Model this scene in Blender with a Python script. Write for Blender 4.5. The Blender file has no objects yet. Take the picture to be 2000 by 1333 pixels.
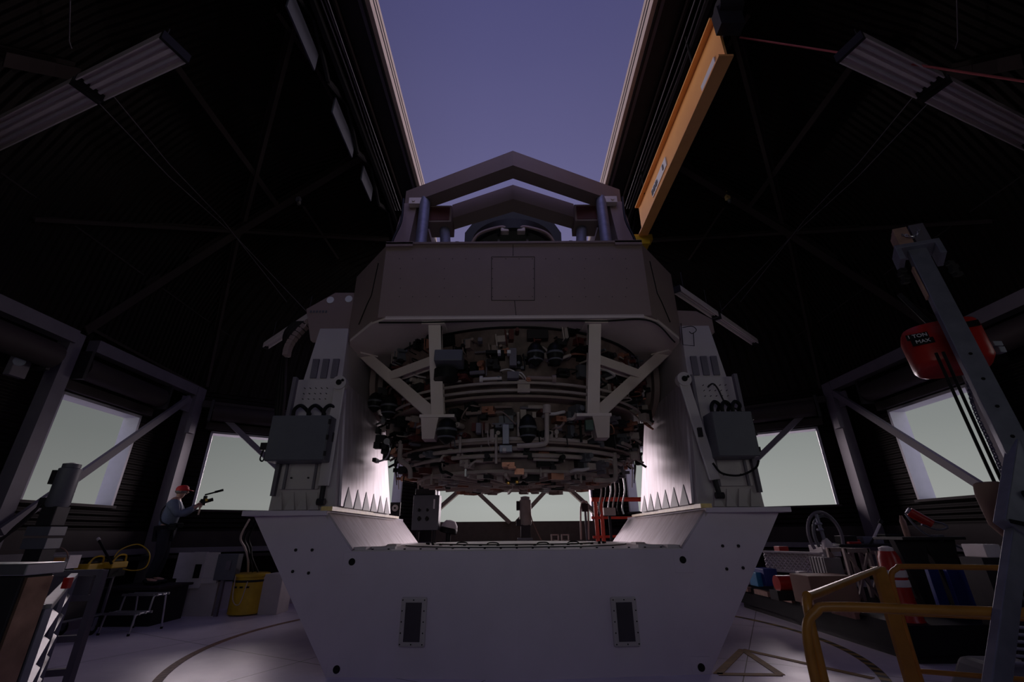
import bpy, bmesh, math, random
from mathutils import Vector, Matrix
R = math.radians
random.seed(7)
SC = bpy.context.scene
COL = SC.collection

# ---------------------------------------------------------------- camera, sky, light, exposure
HC = 1.45
FPX = 870.0
TH = math.atan(374 / 870.0)
ROLL = R(0.44)
CX = -0.04
cd = bpy.data.cameras.new('camera'); cam = bpy.data.objects.new('camera', cd); COL.objects.link(cam)
cd.sensor_width = 36.0; cd.lens = FPX / 2000 * 36.0; cd.clip_start = 0.05; cd.clip_end = 500
cam.location = (CX, 0, HC)
cam.matrix_world = Matrix.Translation((CX, 0, HC)) @ Matrix.Rotation(math.pi / 2 + TH, 4, 'X') @ Matrix.Rotation(-ROLL, 4, 'Z')
SC.camera = cam
SC.view_settings.view_transform = 'Standard'; SC.view_settings.look = 'None'
SC.view_settings.exposure = 0.0; SC.view_settings.gamma = 1.0; SC.view_settings.use_curve_mapping = False
SC.cycles.max_bounces = 7; SC.cycles.diffuse_bounces = 5

world = bpy.data.worlds.new('dusk_sky'); SC.world = world; world.use_nodes = True
wn, wl = world.node_tree.nodes, world.node_tree.links
wn.clear()
tc = wn.new('ShaderNodeTexCoord'); sx = wn.new('ShaderNodeSeparateXYZ'); rp = wn.new('ShaderNodeValToRGB')
bg = wn.new('ShaderNodeBackground'); wo = wn.new('ShaderNodeOutputWorld')
nz = wn.new('ShaderNodeTexNoise'); nz.inputs['Scale'].default_value = 2.2; nz.inputs['Detail'].default_value = 3
mp = wn.new('ShaderNodeMapping'); mp.inputs['Scale'].default_value = (1, 1, 7)
wl.new(tc.outputs['Generated'], mp.inputs['Vector']); wl.new(mp.outputs[0], nz.inputs['Vector'])
ad = wn.new('ShaderNodeMath'); ad.operation = 'MULTIPLY_ADD'; ad.inputs[1].default_value = 0.03; ad.inputs[2].default_value = -0.015
wl.new(nz.outputs['Fac'], ad.inputs[0])
a2 = wn.new('ShaderNodeMath'); a2.operation = 'ADD'
wl.new(tc.outputs['Generated'], sx.inputs[0]); wl.new(sx.outputs['Z'], a2.inputs[0]); wl.new(ad.outputs[0], a2.inputs[1])
wl.new(a2.outputs[0], rp.inputs[0])
cr = rp.color_ramp
cr.elements[0].position = 0.0; cr.elements[0].color = (0.36, 0.37, 0.35, 1)
cr.elements[1].position = 1.0; cr.elements[1].color = (0.055, 0.052, 0.14, 1)
for p, c in ((0.05, (0.37, 0.385, 0.37, 1)), (0.16, (0.28, 0.30, 0.29, 1)), (0.33, (0.20, 0.21, 0.23, 1)), (0.5, (0.16, 0.145, 0.26, 1)), (0.68, (0.118, 0.112, 0.24, 1)), (0.87, (0.075, 0.073, 0.185, 1))):
    e = cr.elements.new(p); e.color = c
wl.new(rp.outputs[0], bg.inputs[0])
gl = wn.new('ShaderNodeMapRange'); gl.interpolation_type = 'SMOOTHSTEP'      # sky behind the camera, out of view, brightened as added fill for the interior
gl.inputs[1].default_value = 0.05; gl.inputs[2].default_value = -0.75; gl.inputs[3].default_value = 1.0; gl.inputs[4].default_value = 5.0
wl.new(sx.outputs['Y'], gl.inputs[0])
xm = wn.new('ShaderNodeMath'); xm.operation = 'MULTIPLY_ADD'; xm.inputs[1].default_value = 0.5; xm.inputs[2].default_value = 0.5
wl.new(sx.outputs['X'], xm.inputs[0])
xr = wn.new('ShaderNodeValToRGB'); xr.color_ramp.interpolation = 'B_SPLINE'
xr.color_ramp.elements[0].position = 0.16; xr.color_ramp.elements[0].color = (.50, .485, .49, 1)
xr.color_ramp.elements[1].position = 0.9; xr.color_ramp.elements[1].color = (.74, .74, .74, 1)
for p_, v_ in ((.36, .80), (.46, 1.02), (.54, 1.02), (.66, .90)):
    e = xr.color_ramp.elements.new(p_); e.color = (v_, v_, v_, 1)
wl.new(xm.outputs[0], xr.inputs[0])
gm = wn.new('ShaderNodeMath'); gm.operation = 'MULTIPLY'
wl.new(gl.outputs[0], gm.inputs[0]); wl.new(xr.outputs[0], gm.inputs[1]); wl.new(gm.outputs[0], bg.inputs[1])
wl.new(bg.outputs[0], wo.inputs[0])

def lamp_sun(name, el, az, energy, color, angle):
    l = bpy.data.lights.new(name, 'SUN'); l.energy = energy; l.color = color; l.angle = R(angle)
    o = bpy.data.objects.new(name, l); COL.objects.link(o)
    d = Vector((math.sin(R(az)) * math.cos(R(el)), math.cos(R(az)) * math.cos(R(el)), math.sin(R(el))))
    o.rotation_euler = d.to_track_quat('Z', 'Y').to_euler(); o.location = d * 40
    return o
lamp_sun('twilight_glow', 9, -26, 2.4, (1.0, 0.84, 0.90), 34)
lamp_sun('twilight_glow', 9, 26, 2.4, (1.0, 0.84, 0.90), 34)

# ---------------------------------------------------------------- helpers
def ray(x, y):
    u = (x - 1000) / FPX; v = (666.5 - y) / FPX
    c, s = math.cos(ROLL), math.sin(ROLL)
    u, v = u * c + v * s, -u * s + v * c
    return Vector((u, math.cos(TH) - math.sin(TH) * v, math.sin(TH) + math.cos(TH) * v))
C0 = Vector((CX, 0, HC))
def P(x, y, X=None, Y=None, Z=None):
    d = ray(x, y)
    if X is not None: return C0 + d * ((X - CX) / d.x)
    if Y is not None: return C0 + d * (Y / d.y)
    return C0 + d * ((Z - HC) / d.z)

MATS = {}
def mat(name, col, rough=0.6, metal=0.0, var=0.12, scale=6.0, bump=0.0, bscale=60.0, emit=None):
    if name in MATS: return MATS[name]
    m = bpy.data.materials.new(name); m.use_nodes = True
    n, l = m.node_tree.nodes, m.node_tree.links
    b = n['Principled BSDF']
    b.inputs['Roughness'].default_value = rough; b.inputs['Metallic'].default_value = metal
    if max(col) < .05: b.inputs['Specular IOR Level'].default_value = 0.15
    t = n.new('ShaderNodeTexCoord'); no = n.new('ShaderNodeTexNoise'); no.inputs['Scale'].default_value = scale; no.inputs['Detail'].default_value = 5
    l.new(t.outputs['Object'], no.inputs['Vector'])
    r = n.new('ShaderNodeValToRGB')
    r.color_ramp.elements[0].position = 0.3; r.color_ramp.elements[1].position = 0.7
    r.color_ramp.elements[0].color = tuple(max(0, c * (1 - var)) for c in col) + (1,)
    r.color_ramp.elements[1].color = tuple(min(1, c * (1 + var)) for c in col) + (1,)
    l.new(no.outputs['Fac'], r.inputs[0]); l.new(r.outputs[0], b.inputs['Base Color'])
    if bump:
        n2 = n.new('ShaderNodeTexNoise'); n2.inputs['Scale'].default_value = bscale
        l.new(t.outputs['Object'], n2.inputs['Vector'])
        bp = n.new('ShaderNodeBump'); bp.inputs['Strength'].default_value = bump; bp.inputs['Distance'].default_value = 0.01
        l.new(n2.outputs['Fac'], bp.inputs['Height']); l.new(bp.outputs[0], b.inputs['Normal'])
    if emit:
        b.inputs['Emission Color'].default_value = tuple(emit) + (1,); b.inputs['Emission Strength'].default_value = 1
    MATS[name] = m
    return m

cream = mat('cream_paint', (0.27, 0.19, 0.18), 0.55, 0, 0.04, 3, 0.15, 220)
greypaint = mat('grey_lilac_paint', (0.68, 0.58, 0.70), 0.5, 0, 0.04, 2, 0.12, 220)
armpaint = mat('arm_paint', (0.52, 0.46, 0.48), 0.5, 0, 0.05, 2)
undermat = mat('under_plate_paint', (0.72, 0.60, 0.58), 0.5, 0, 0.05, 2)
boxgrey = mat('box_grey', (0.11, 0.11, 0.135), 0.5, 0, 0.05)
darkmetal = mat('dark_metal', (0.035, 0.032, 0.036), 0.5, 0.3)
black = mat('black_plastic', (0.012, 0.012, 0.013), 0.45)
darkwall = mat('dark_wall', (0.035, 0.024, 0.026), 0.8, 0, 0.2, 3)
steelblue = mat('painted_steel', (0.145, 0.125, 0.16), 0.6, 0, 0.08, 4)
darksteel = mat('dark_painted_steel', (0.04, 0.03, 0.033), 0.65, 0, 0.1, 4)
ribsteel = mat('rib_steel', (0.045, 0.032, 0.032), 0.7, 0, 0.1, 4)
galv = mat('galvanised_steel', (0.24, 0.24, 0.31), 0.5, 0.45, 0.14, 9)
alu = mat('aluminium', (0.55, 0.54, 0.58), 0.3, 0.85, 0.08, 5)
jamb = mat('jamb_paint', (0.42, 0.40, 0.48), 0.5, 0, 0.05)
yellowtube = mat('yellow_tube_paint', (0.46, 0.20, 0.03), 0.4, 0, 0.14, 8)
yellow = mat('yellow_paint', (0.55, 0.34, 0.02), 0.45, 0, 0.12, 6)
orange = mat('crane_yellow_paint', (1.0, 0.46, 0.14), 0.4, 0, 0.08, 3)
red = mat('red_paint', (0.42, 0.015, 0.012), 0.35, 0, 0.12, 6)
redrail = mat('red_rail_paint', (0.70, 0.06, 0.03), 0.45)
white = mat('white_paint', (0.62, 0.56, 0.58), 0.6, 0, 0.06, 5)
offwhite = mat('off_white_wall', (0.50, 0.44, 0.46), 0.7, 0, 0.08, 3)
beige = mat('beige_rail', (0.55, 0.43, 0.38), 0.5, 0, 0.08, 3)
lampwhite = mat('lamp_reflector', (0.85, 0.74, 0.72), 0.5, 0, 0.04)
brass = mat('yellow_strip', (0.95, 0.68, 0.28), 0.4, 0.0, 0.15, 14)
blue = mat('blue_plastic', (0.02, 0.035, 0.22), 0.5)
cyan = mat('bright_blue', (0.02, 0.20, 0.42), 0.5)
wood = mat('pale_wood', (0.38, 0.22, 0.17), 0.7, 0, 0.2, 12)
cardboard = mat('cardboard', (0.28, 0.17, 0.13), 0.8, 0, 0.08, 4)
rubber = mat('black_rubber', (0.015, 0.015, 0.016), 0.7)
copper = mat('copper_part', (0.40, 0.17, 0.12), 0.4, 0.5)
pipemat = mat('pipe_wrap', (0.42, 0.34, 0.33), 0.6)
panelglass = mat('dark_louvre', (0.05, 0.04, 0.055), 0.5)
maroon = mat('maroon_insert', (0.10, 0.02, 0.02), 0.6)
whitemark = mat('white_marking', (0.75, 0.74, 0.78), 0.6, 0, 0.03)
skin = mat('skin', (0.50, 0.27, 0.20), 0.5, 0, 0.06)
shirt = mat('blue_grey_shirt', (0.16, 0.19, 0.26), 0.8, 0, 0.12, 10)
trousers = mat('dark_trousers', (0.03, 0.03, 0.04), 0.8)
capred = mat('red_cap', (0.60, 0.02, 0.02), 0.6)
hairm = mat('grey_hair', (0.20, 0.17, 0.16), 0.8)
goldglint = mat('amber_glint', (0.9, 0.5, 0.12), 0.15, 0.6)

def brushed():
    m = bpy.data.materials.new('brushed_plate'); m.use_nodes = True
    n, l = m.node_tree.nodes, m.node_tree.links; b = n['Principled BSDF']
    b.inputs['Roughness'].default_value = 0.42; b.inputs['Metallic'].default_value = 0.25
    t = n.new('ShaderNodeTexCoord'); ma = n.new('ShaderNodeMapping'); ma.inputs['Scale'].default_value = (1.2, 4, 0.7)
    no = n.new('ShaderNodeTexNoise'); no.inputs['Scale'].default_value = 3; no.inputs['Detail'].default_value = 8
    l.new(t.outputs['Object'], ma.inputs[0]); l.new(ma.outputs[0], no.inputs['Vector'])
    r = n.new('ShaderNodeValToRGB'); r.color_ramp.elements[0].position = .3; r.color_ramp.elements[1].position = .72
    r.color_ramp.elements[0].color = (.48, .40, .44, 1); r.color_ramp.elements[1].color = (.74, .67, .73, 1)
    l.new(no.outputs['Fac'], r.inputs[0]); l.new(r.outputs[0], b.inputs['Base Color'])
    return m
brush = brushed()

def corrugated(name, col, scale, axis='Z', rough=0.7, strength=1.0):
    m = mat(name, col, rough, 0, 0.2, 3)
    n, l = m.node_tree.nodes, m.node_tree.links; b = n['Principled BSDF']
    t = n.new('ShaderNodeTexCoord'); w = n.new('ShaderNodeTexWave'); w.bands_direction = axis
    w.inputs['Scale'].default_value = scale; w.inputs['Distortion'].default_value = 0
    l.new(t.outputs['Object'], w.inputs['Vector'])
    bp = n.new('ShaderNodeBump'); bp.inputs['Strength'].default_value = strength; bp.inputs['Distance'].default_value = 0.04
    l.new(w.outputs['Fac'], bp.inputs['Height']); l.new(bp.outputs[0], b.inputs['Normal'])
    return m
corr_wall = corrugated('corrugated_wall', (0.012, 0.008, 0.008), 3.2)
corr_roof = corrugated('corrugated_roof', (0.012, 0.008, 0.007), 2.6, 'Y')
corr_grey = corrugated('ribbed_grey', (0.22, 0.20, 0.21), 4.0, 'Y')

def floor_mat():
    m = bpy.data.materials.new('painted_floor'); m.use_nodes = True
    n, l = m.node_tree.nodes, m.node_tree.links; b = n['Principled BSDF']
    b.inputs['Roughness'].default_value = 0.35
    t = n.new('ShaderNodeTexCoord')
    no = n.new('ShaderNodeTexNoise'); no.inputs['Scale'].default_value = 1.3; no.inputs['Detail'].default_value = 9; no.inputs['Roughness'].default_value = .65
    l.new(t.outputs['Object'], no.inputs['Vector'])
    r = n.new('ShaderNodeValToRGB'); r.color_ramp.elements[0].position = .3; r.color_ramp.elements[1].position = .7
    r.color_ramp.elements[0].color = (.66, .59, .72, 1); r.color_ramp.elements[1].color = (.82, .74, .86, 1)
    l.new(no.outputs['Fac'], r.inputs[0])
    br = n.new('ShaderNodeTexBrick'); br.offset = 0; br.inputs['Scale'].default_value = 1
    br.inputs['Brick Width'].default_value = 2.44; br.inputs['Row Height'].default_value = 2.44; br.inputs['Mortar Size'].default_value = .006
    ma = n.new('ShaderNodeMapping'); ma.inputs['Rotation'].default_value = (0, 0, R(28)); ma.inputs['Location'].default_value = (.6, .3, 0)
    l.new(t.outputs['Object'], ma.inputs[0]); l.new(ma.outputs[0], br.inputs['Vector'])
    mx = n.new('ShaderNodeMix'); mx.data_type = 'RGBA'
    l.new(br.outputs['Fac'], mx.inputs[0]); l.new(r.outputs[0], mx.inputs[6]); mx.inputs[7].default_value = (.10, .08, .09, 1)
    l.new(mx.outputs[2], b.inputs['Base Color'])
    n2 = n.new('ShaderNodeTexNoise'); n2.inputs['Scale'].default_value = 4
    r2 = n.new('ShaderNodeMapRange'); r2.inputs[3].default_value = .25; r2.inputs[4].default_value = .5
    l.new(t.outputs['Object'], n2.inputs['Vector']); l.new(n2.outputs['Fac'], r2.inputs[0]); l.new(r2.outputs[0], b.inputs['Roughness'])
    return m
floorm = floor_mat()

def hazard_mat():
    m = bpy.data.materials.new('hazard_tape'); m.use_nodes = True
    n, l = m.node_tree.nodes, m.node_tree.links; b = n['Principled BSDF']; b.inputs['Roughness'].default_value = .6
    t = n.new('ShaderNodeTexCoord'); w = n.new('ShaderNodeTexWave'); w.bands_direction = 'DIAGONAL'; w.inputs['Scale'].default_value = 2.2
    l.new(t.outputs['Object'], w.inputs['Vector'])
    r = n.new('ShaderNodeValToRGB'); r.color_ramp.interpolation = 'CONSTANT'
    r.color_ramp.elements[0].color = (.04, .035, .03, 1); r.color_ramp.elements[1].position = .5; r.color_ramp.elements[1].color = (.34, .22, .06, 1)
    l.new(w.outputs['Fac'], r.inputs[0]); l.new(r.outputs[0], b.inputs['Base Color'])
    return m
hazard = hazard_mat()

class MB:
    def __init__(s): s.v = []; s.f = []
    def add(s, vs, fs):
        o = len(s.v); s.v += [tuple(v) for v in vs]; s.f += [tuple(i + o for i in f) for f in fs]; return s
    def box(s, c, d, M=None):
        x, y, z = (k / 2 for k in d); c = Vector(c)
        vs = [Vector((a * x, b * y, e * z)) for a in (-1, 1) for b in (-1, 1) for e in (-1, 1)]
        if M is not None: vs = [M @ v for v in vs]
        return s.add([v + c for v in vs], [(0, 1, 3, 2), (4, 6, 7, 5), (0, 4, 5, 1), (2, 3, 7, 6), (0, 2, 6, 4), (1, 5, 7, 3)])
    def lohi(s, a, b):
        return s.box([(p + q) / 2 for p, q in zip(a, b)], [abs(q - p) for p, q in zip(a, b)])
    def beam(s, p, q, w, h, up=(0, 0, 1)):
        p, q = Vector(p), Vector(q); d = (q - p); L = d.length; d.normalize(); up = Vector(up)
        sd = d.cross(up)
        if sd.length < 1e-4: sd = d.cross(Vector((0, 1, 0)))
        sd.normalize(); u = sd.cross(d)
        M = Matrix((sd, d, u)).transposed()
        return s.box((p + q) / 2, (w, L, h), M)
    def ibeam(s, p, q, w, h, t=.02, up=(0, 0, 1)):
        p, q = Vector(p), Vector(q); d = (q - p).normalized(); up = Vector(up)
        sd = d.cross(up).normalized(); u = sd.cross(d)
        s.beam(p + u * (h / 2 - t / 2), q + u * (h / 2 - t / 2), w, t, u); s.beam(p - u * (h / 2 - t / 2), q - u * (h / 2 - t / 2), w, t, u)
        return s.beam(p, q, t, h - 2 * t, u)
    def cyl(s, p, q, r1, r2=None, n=16, cap=True):
        r2 = r1 if r2 is None else r2
        p, q = Vector(p), Vector(q); d = (q - p).normalized()
        a = d.cross(Vector((0, 0, 1)))
        if a.length < 1e-3: a = d.cross(Vector((1, 0, 0)))
        a.normalize(); b = d.cross(a)
        vs = []
        for c, r in ((p, r1), (q, r2)):
            for i in range(n):
                t = 2 * math.pi * i / n; vs.append(c + a * (r * math.cos(t)) + b * (r * math.sin(t)))
        fs = [(i, (i + 1) % n, n + (i + 1) % n, n + i) for i in range(n)]
        if cap: fs += [tuple(range(n))[::-1], tuple(range(n, 2 * n))]
        return s.add(vs, fs)
    def tube(s, pts, r, n=8, closed=False):
        pts = [Vector(p) for p in pts]; m = len(pts); vs = []; prev = None
        for i, p in enumerate(pts):
            if closed: d = pts[(i + 1) % m] - pts[i - 1]
            else: d = pts[min(i + 1, m - 1)] - pts[max(i - 1, 0)]
            if d.length < 1e-9: d = Vector((0, 0, 1))
            d.normalize()
            if prev is None:
                a = d.cross(Vector((0, 0, 1)))
                if a.length < 1e-2: a = d.cross(Vector((1, 0, 0)))
            else:
                a = prev - d * prev.dot(d)
            a.normalize(); prev = a; b = d.cross(a)
            for k in range(n):
                t = 2 * math.pi * k / n; vs.append(p + a * (r * math.cos(t)) + b * (r * math.sin(t)))
        fs = []
        for i in range(m if closed else m - 1):
            j = (i + 1) % m
            for k in range(n): fs.append((i * n + k, i * n + (k + 1) % n, j * n + (k + 1) % n, j * n + k))
        if not closed: fs += [tuple(range(n))[::-1], tuple(range((m - 1) * n, m * n))]
        return s.add(vs, fs)
    def lathe(s, prof, c, n=24, axis=(0, 0, 1)):
        c = Vector(c); q = Vector((0, 0, 1)).rotation_difference(Vector(axis)); vs = []
        for r, z in prof:
            for k in range(n):
                t = 2 * math.pi * k / n; vs.append(c + q @ Vector((r * math.cos(t), r * math.sin(t), z)))
        m = len(prof)
        fs = [(i * n + k, i * n + (k + 1) % n, (i + 1) * n + (k + 1) % n, (i + 1) * n + k) for i in range(m - 1) for k in range(n)]
        fs += [tuple(range(n))[::-1], tuple(range((m - 1) * n, m * n))]
        return s.add(vs, fs)
    def prism(s, poly, off):
        poly = [Vector(p) for p in poly]; off = Vector(off); n = len(poly)
        fs = [(i, (i + 1) % n, n + (i + 1) % n, n + i) for i in range(n)] + [tuple(range(n))[::-1], tuple(range(n, 2 * n))]
        return s.add(poly + [p + off for p in poly], fs)
    def hull(s, top, bot):
        n = len(top)
        fs = [(i, (i + 1) % n, n + (i + 1) % n, n + i) for i in range(n)] + [tuple(range(n))[::-1], tuple(range(n, 2 * n))]
        return s.add([Vector(p) for p in top] + [Vector(p) for p in bot], fs)
    def build(s, name, m, parent=None, smooth=False, bevel=0):
        me = bpy.data.meshes.new(name); me.from_pydata(s.v, [], s.f); me.update()
        bm = bmesh.new(); bm.from_mesh(me); bmesh.ops.recalc_face_normals(bm, faces=bm.faces[:]); bm.to_mesh(me); bm.free()
        if smooth:
            me.polygons.foreach_set('use_smooth', [True] * len(me.polygons))
            me.set_sharp_from_angle(angle=R(40))
        me.materials.append(m)
        o = bpy.data.objects.new(name, me); COL.objects.link(o)
        if parent is not None:
            o.parent = parent
            o.matrix_parent_inverse = parent.matrix_basis.inverted()
        if bevel:
            b = o.modifiers.new('bevel', 'BEVEL'); b.width = bevel; b.segments = 2; b.limit_method = 'ANGLE'; b.angle_limit = R(40)
        return o

def tag(o, label, cat, group=None):
    o['label'] = label; o['category'] = cat
    if group: o['group'] = group
    return o
def thing(name, loc, label, cat, group=None):
    o = bpy.data.objects.new(name, None); COL.objects.link(o); o.location = loc; o.empty_display_size = .2
    return tag(o, label, cat, group)
def struct(o):
    o['kind'] = 'structure'; return o
def bez(pts, n=12):
    """Catmull-Rom through the points"""
    pts = [Vector(p) for p in pts]; out = []
    q = [pts[0] * 2 - pts[1]] + pts + [pts[-1] * 2 - pts[-2]]
    for i in range(1, len(q) - 2):
        for k in range(n):
            t = k / n
            out.append(0.5 * ((2 * q[i]) + (q[i + 1] - q[i - 1]) * t + (2 * q[i - 1] - 5 * q[i] + 4 * q[i + 1] - q[i + 2]) * t * t + (3 * q[i] - q[i - 1] - 3 * q[i + 1] + q[i + 2]) * t ** 3))
    out.append(pts[-1]); return out
def arc(c, r, a0, a1, z, n=32):
    return [Vector((c[0] + r * math.sin(R(a0 + (a1 - a0) * i / n)), c[1] - r * math.cos(R(a0 + (a1 - a0) * i / n)), z)) for i in range(n + 1)]

# ---------------------------------------------------------------- the dome
TC = (0.0, 8.1)                       # telescope axis
ZT = 4.65                             # top of the drum wall
half = [(-2.9, -1.6), (-6.2, 0.9), (-7.7, 3.9), (-7.7, 7.15), (-7.75, 10.25), (-3.9, 12.75), (-2.8, 15.0)]
POLY = half + [(-x, y) for x, y in reversed(half)]    # clockwise seen from above, starting front left

fl = MB().prism([(-12, -5, -.2), (12, -5, -.2), (12, 18, -.2), (-12, 18, -.2)], (0, 0, .2)).build('floor', floorm)
struct(fl)

def wall_panel(name, a, b, holes, m, z0=0.0, z1=ZT, th=.28):
    a, b = Vector((a[0], a[1], 0)), Vector((b[0], b[1], 0)); L = (b - a).length; d = (b - a) / L
    n = Vector((-d.y, d.x, 0))                        # outward, POLY runs clockwise
    mb = MB(); M = Matrix((d, n, Vector((0, 0, 1)))).transposed()
    def blk(s0, s1, q0, q1):
        if s1 - s0 < 1e-3 or q1 - q0 < 1e-3: return
        mb.box(a + d * ((s0 + s1) / 2) + n * (th / 2) + Vector((0, 0, (q0 + q1) / 2)), (s1 - s0, th, q1 - q0), M)
    s = 0
    for (h0, h1, q0, q1) in holes:
        blk(s, h0, z0, z1); blk(h0, h1, z0, q0); blk(h0, h1, q1, z1); s = h1
    blk(s, L, z0, z1)
    o = struct(mb.build(name, m))
    return o, a, d, n

def window(num, a, d, n, s0, s1, q0, q1, th=.28, roller=True, label=''):
    def pt(s, o, z): return a + d * s + n * o + Vector((0, 0, z))
    M = Matrix((d, n, Vector((0, 0, 1)))).transposed()
    fr = MB()
    t = .05
    fr.box(pt(s0 + t / 2, th / 2, (q0 + q1) / 2), (t, th + .04, q1 - q0), M)
    fr.box(pt(s1 - t / 2, th / 2, (q0 + q1) / 2), (t, th + .04, q1 - q0), M)
    fr.box(pt((s0 + s1) / 2, th / 2, q1 - t / 2), (s1 - s0, th + .04, t), M)
    o = fr.build('window_%d' % num, jamb); struct(o)
    sl = MB().box(pt((s0 + s1) / 2, th / 2 - .02, q0 - .02), (s1 - s0 + .1, th + .06, .045), M).build('window_sill', darksteel, o)
    if roller:
        hb = MB().box(pt((s0 + s1) / 2, -.06, q1 + .10), (s1 - s0 + .25, .12, .16), M).build('shutter_rail', darksteel, o)
        rl = MB().cyl(pt(s0 - .05, -.22, q1 + .40), pt(s1 + .05, -.22, q1 + .40), .19, n=24).build('shutter_roll', darksteel, o, smooth=True)
        MB().box(pt(s0 - .1, -.2, q1 + .42), (.06, .38, .5), M).box(pt(s1 + .1, -.2, q1 + .42), (.06, .38, .5), M).build('roll_bracket', darkmetal, o)
    return o

names = ['wall_front_left_inner', 'wall_front_left', 'wall_left_near', 'wall_left', 'wall_left_back', 'wall_back_left', 'wall_back',
         'wall_back_right', 'wall_right_back', 'wall_right', 'wall_right_near', 'wall_front_right', 'wall_front_right_inner', 'wall_front']
ZB, ZW = 1.97, 3.72
nv = len(POLY); wi = 1
for i in range(nv):
    a, b = POLY[i], POLY[(i + 1) % nv]
    L = math.dist(a, b); nm = names[i]; holes = []
    if nm == 'wall_left': holes = [(.12, 1.92, ZB, ZW)]
    if nm == 'wall_right': holes = [(L - 1.92, L - .12, ZB, ZW)]
    if nm == 'wall_left_back': holes = [(.62, 2.55, ZB, ZW)]
    if nm == 'wall_right_back': holes = [(L - 2.55, L - .62, ZB, ZW)]
    if nm == 'wall_back_left': holes = [(.35, 1.25, ZB, ZW)]
    if nm == 'wall_back_right': holes = [(L - 1.25, L - .35, ZB, ZW)]
    if nm == 'wall_back': holes = [(.32, L - .32, 1.76, 4.45)]
    if nm in ('wall_front_left', 'wall_front_right'): holes = [(1.0, 2.8, ZB, ZW)]  # windows out of view, put in to admit fill light
    if nm == 'wall_front': holes = [(1.2, 4.6, ZB, ZW)]  # unseen wide opening behind the camera, added to let light in
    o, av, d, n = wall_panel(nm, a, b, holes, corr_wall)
    for h in holes:
        window(wi, av, d, n, *h, roller=nm in ('wall_left', 'wall_right', 'wall_left_back', 'wall_right_back')); wi += 1

# ring wall inside the drum: low curb, ledge rail and the grey band below the corrugated sheet
def inset(p, k):
    c = Vector((0, 7.5)); v = Vector(p) - c; return c + v * ((v.length - k) / v.length)
for i in range(2, 10):
    a, b = POLY[i], POLY[i + 1]
    def band(k0, z0, z1, m, nm):
        a0, b0 = inset(a, k0), inset(b, k0); a1, b1 = Vector(a), Vector(b)
        mb = MB().prism([(a0.x, a0.y, z0), (b0.x, b0.y, z0), (b1.x, b1.y, z0), (a1.x, a1.y, z0)], (0, 0, z1 - z0))
        struct(mb.build(nm, m))
    band(.30, 0.0, .50, offwhite, 'baseboard_' + names[i][5:])
    band(.26, 1.10, 1.20, steelblue, 'trim_%d' % (100 + i))
    band(.34, 1.00, 1.06, darksteel, 'trim_%d' % (120 + i))
    band(.12, 1.20, 1.52, darksteel, 'trim_%d' % (140 + i))

# roof: a faceted shell that closes over the drum, cut open along the slit
ZP = 5.75
def roof_pt(p, k):
    v = Vector((p[0] - TC[0], p[1] - TC[1])); s = k
    z = ZT + ZP * (1 - s ** 2.6) ** (1 / 2.6)
    return Vector((TC[0] + v.x * s, TC[1] + v.y * s, z))
KS = [1.0, .985, .93, .83, .68, .5, .3, .12]
bm = bmesh.new()
PV = []
for i in range(nv):
    PV.append(Vector(POLY[i]))
grid = [[bm.verts.new(roof_pt(p, k)) for p in PV] for k in KS]
top = bm.verts.new((TC[0], TC[1], ZT + ZP))
for r in range(len(KS) - 1):
    for i in range(nv):
        j = (i + 1) % nv; bm.faces.new((grid[r][i], grid[r][j], grid[r + 1][j], grid[r + 1][i]))
for i in range(nv): bm.faces.new((grid[-1][i], grid[-1][(i + 1) % nv], top))
for co, no in (((2.5, 0, 0), (1, 0, 0)), ((-2.5, 0, 0), (1, 0, 0)), ((0, 1.2, 0), (0, 1, 0)), ((0, 13.2, 0), (0, 1, 0))):
    bmesh.ops.bisect_plane(bm, geom=bm.verts[:] + bm.edges[:] + bm.faces[:], plane_co=co, plane_no=no)
kill = [f for f in bm.faces if abs(f.calc_center_median().x) < 2.5 and 1.2 < f.calc_center_median().y < 13.2]  # front of the slit, out of view, lengthened to admit more sky light
bmesh.ops.delete(bm, geom=kill, context='FACES')
bmesh.ops.recalc_face_normals(bm, faces=bm.faces[:])
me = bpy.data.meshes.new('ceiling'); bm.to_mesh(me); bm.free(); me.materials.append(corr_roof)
roof = bpy.data.objects.new('ceiling', me); COL.objects.link(roof); struct(roof)
so = roof.modifiers.new('solid', 'SOLIDIFY'); so.thickness = .12; so.offset = 1

TR = [0]
def trim(mb, m, **k):
    TR[0] += 1
    return struct(mb.build('trim_%d' % TR[0], m, **k))
# slit rails and girders on both sides of the opening
def roof_z(x, y):
    # height of the roof shell over x, y (smooth formula, slightly above the facets)
    best = 1.0
    for i in range(nv):
        a = Vector(POLY[i]) - Vector(TC); b = Vector(POLY[(i + 1) % nv]) - Vector(TC)
        dv = Vector((x - TC[0], y - TC[1])); den = dv.x * (b - a).y - dv.y * (b - a).x
        if abs(den) < 1e-9: continue
        t = (a.x * (b - a).y - a.y * (b - a).x) / den
        s = ((a.x * dv.y - a.y * dv.x)) / den if abs(den) > 0 else 0
        if t > 1:
            e = (a + (b - a) * 0).length
            q = dv * t; ab = (b - a).length
            u = (q - a).dot((b - a)) / ab / ab
            if -1e-6 <= u <= 1 + 1e-6: best = 1 / t
    return ZT + ZP * (1 - best ** 2.6) ** (1 / 2.6)
slit_y = [1.0, 2.6, 4.2, 5.5, 7, 8.5, 9.8, 11, 12, 12.8, 13.4]
def arcline(x, dz):
    return [Vector((x, y, (min(9.72, roof_z(x, y)) if y > 4 else 9.72) + dz)) for y in slit_y]
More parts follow.
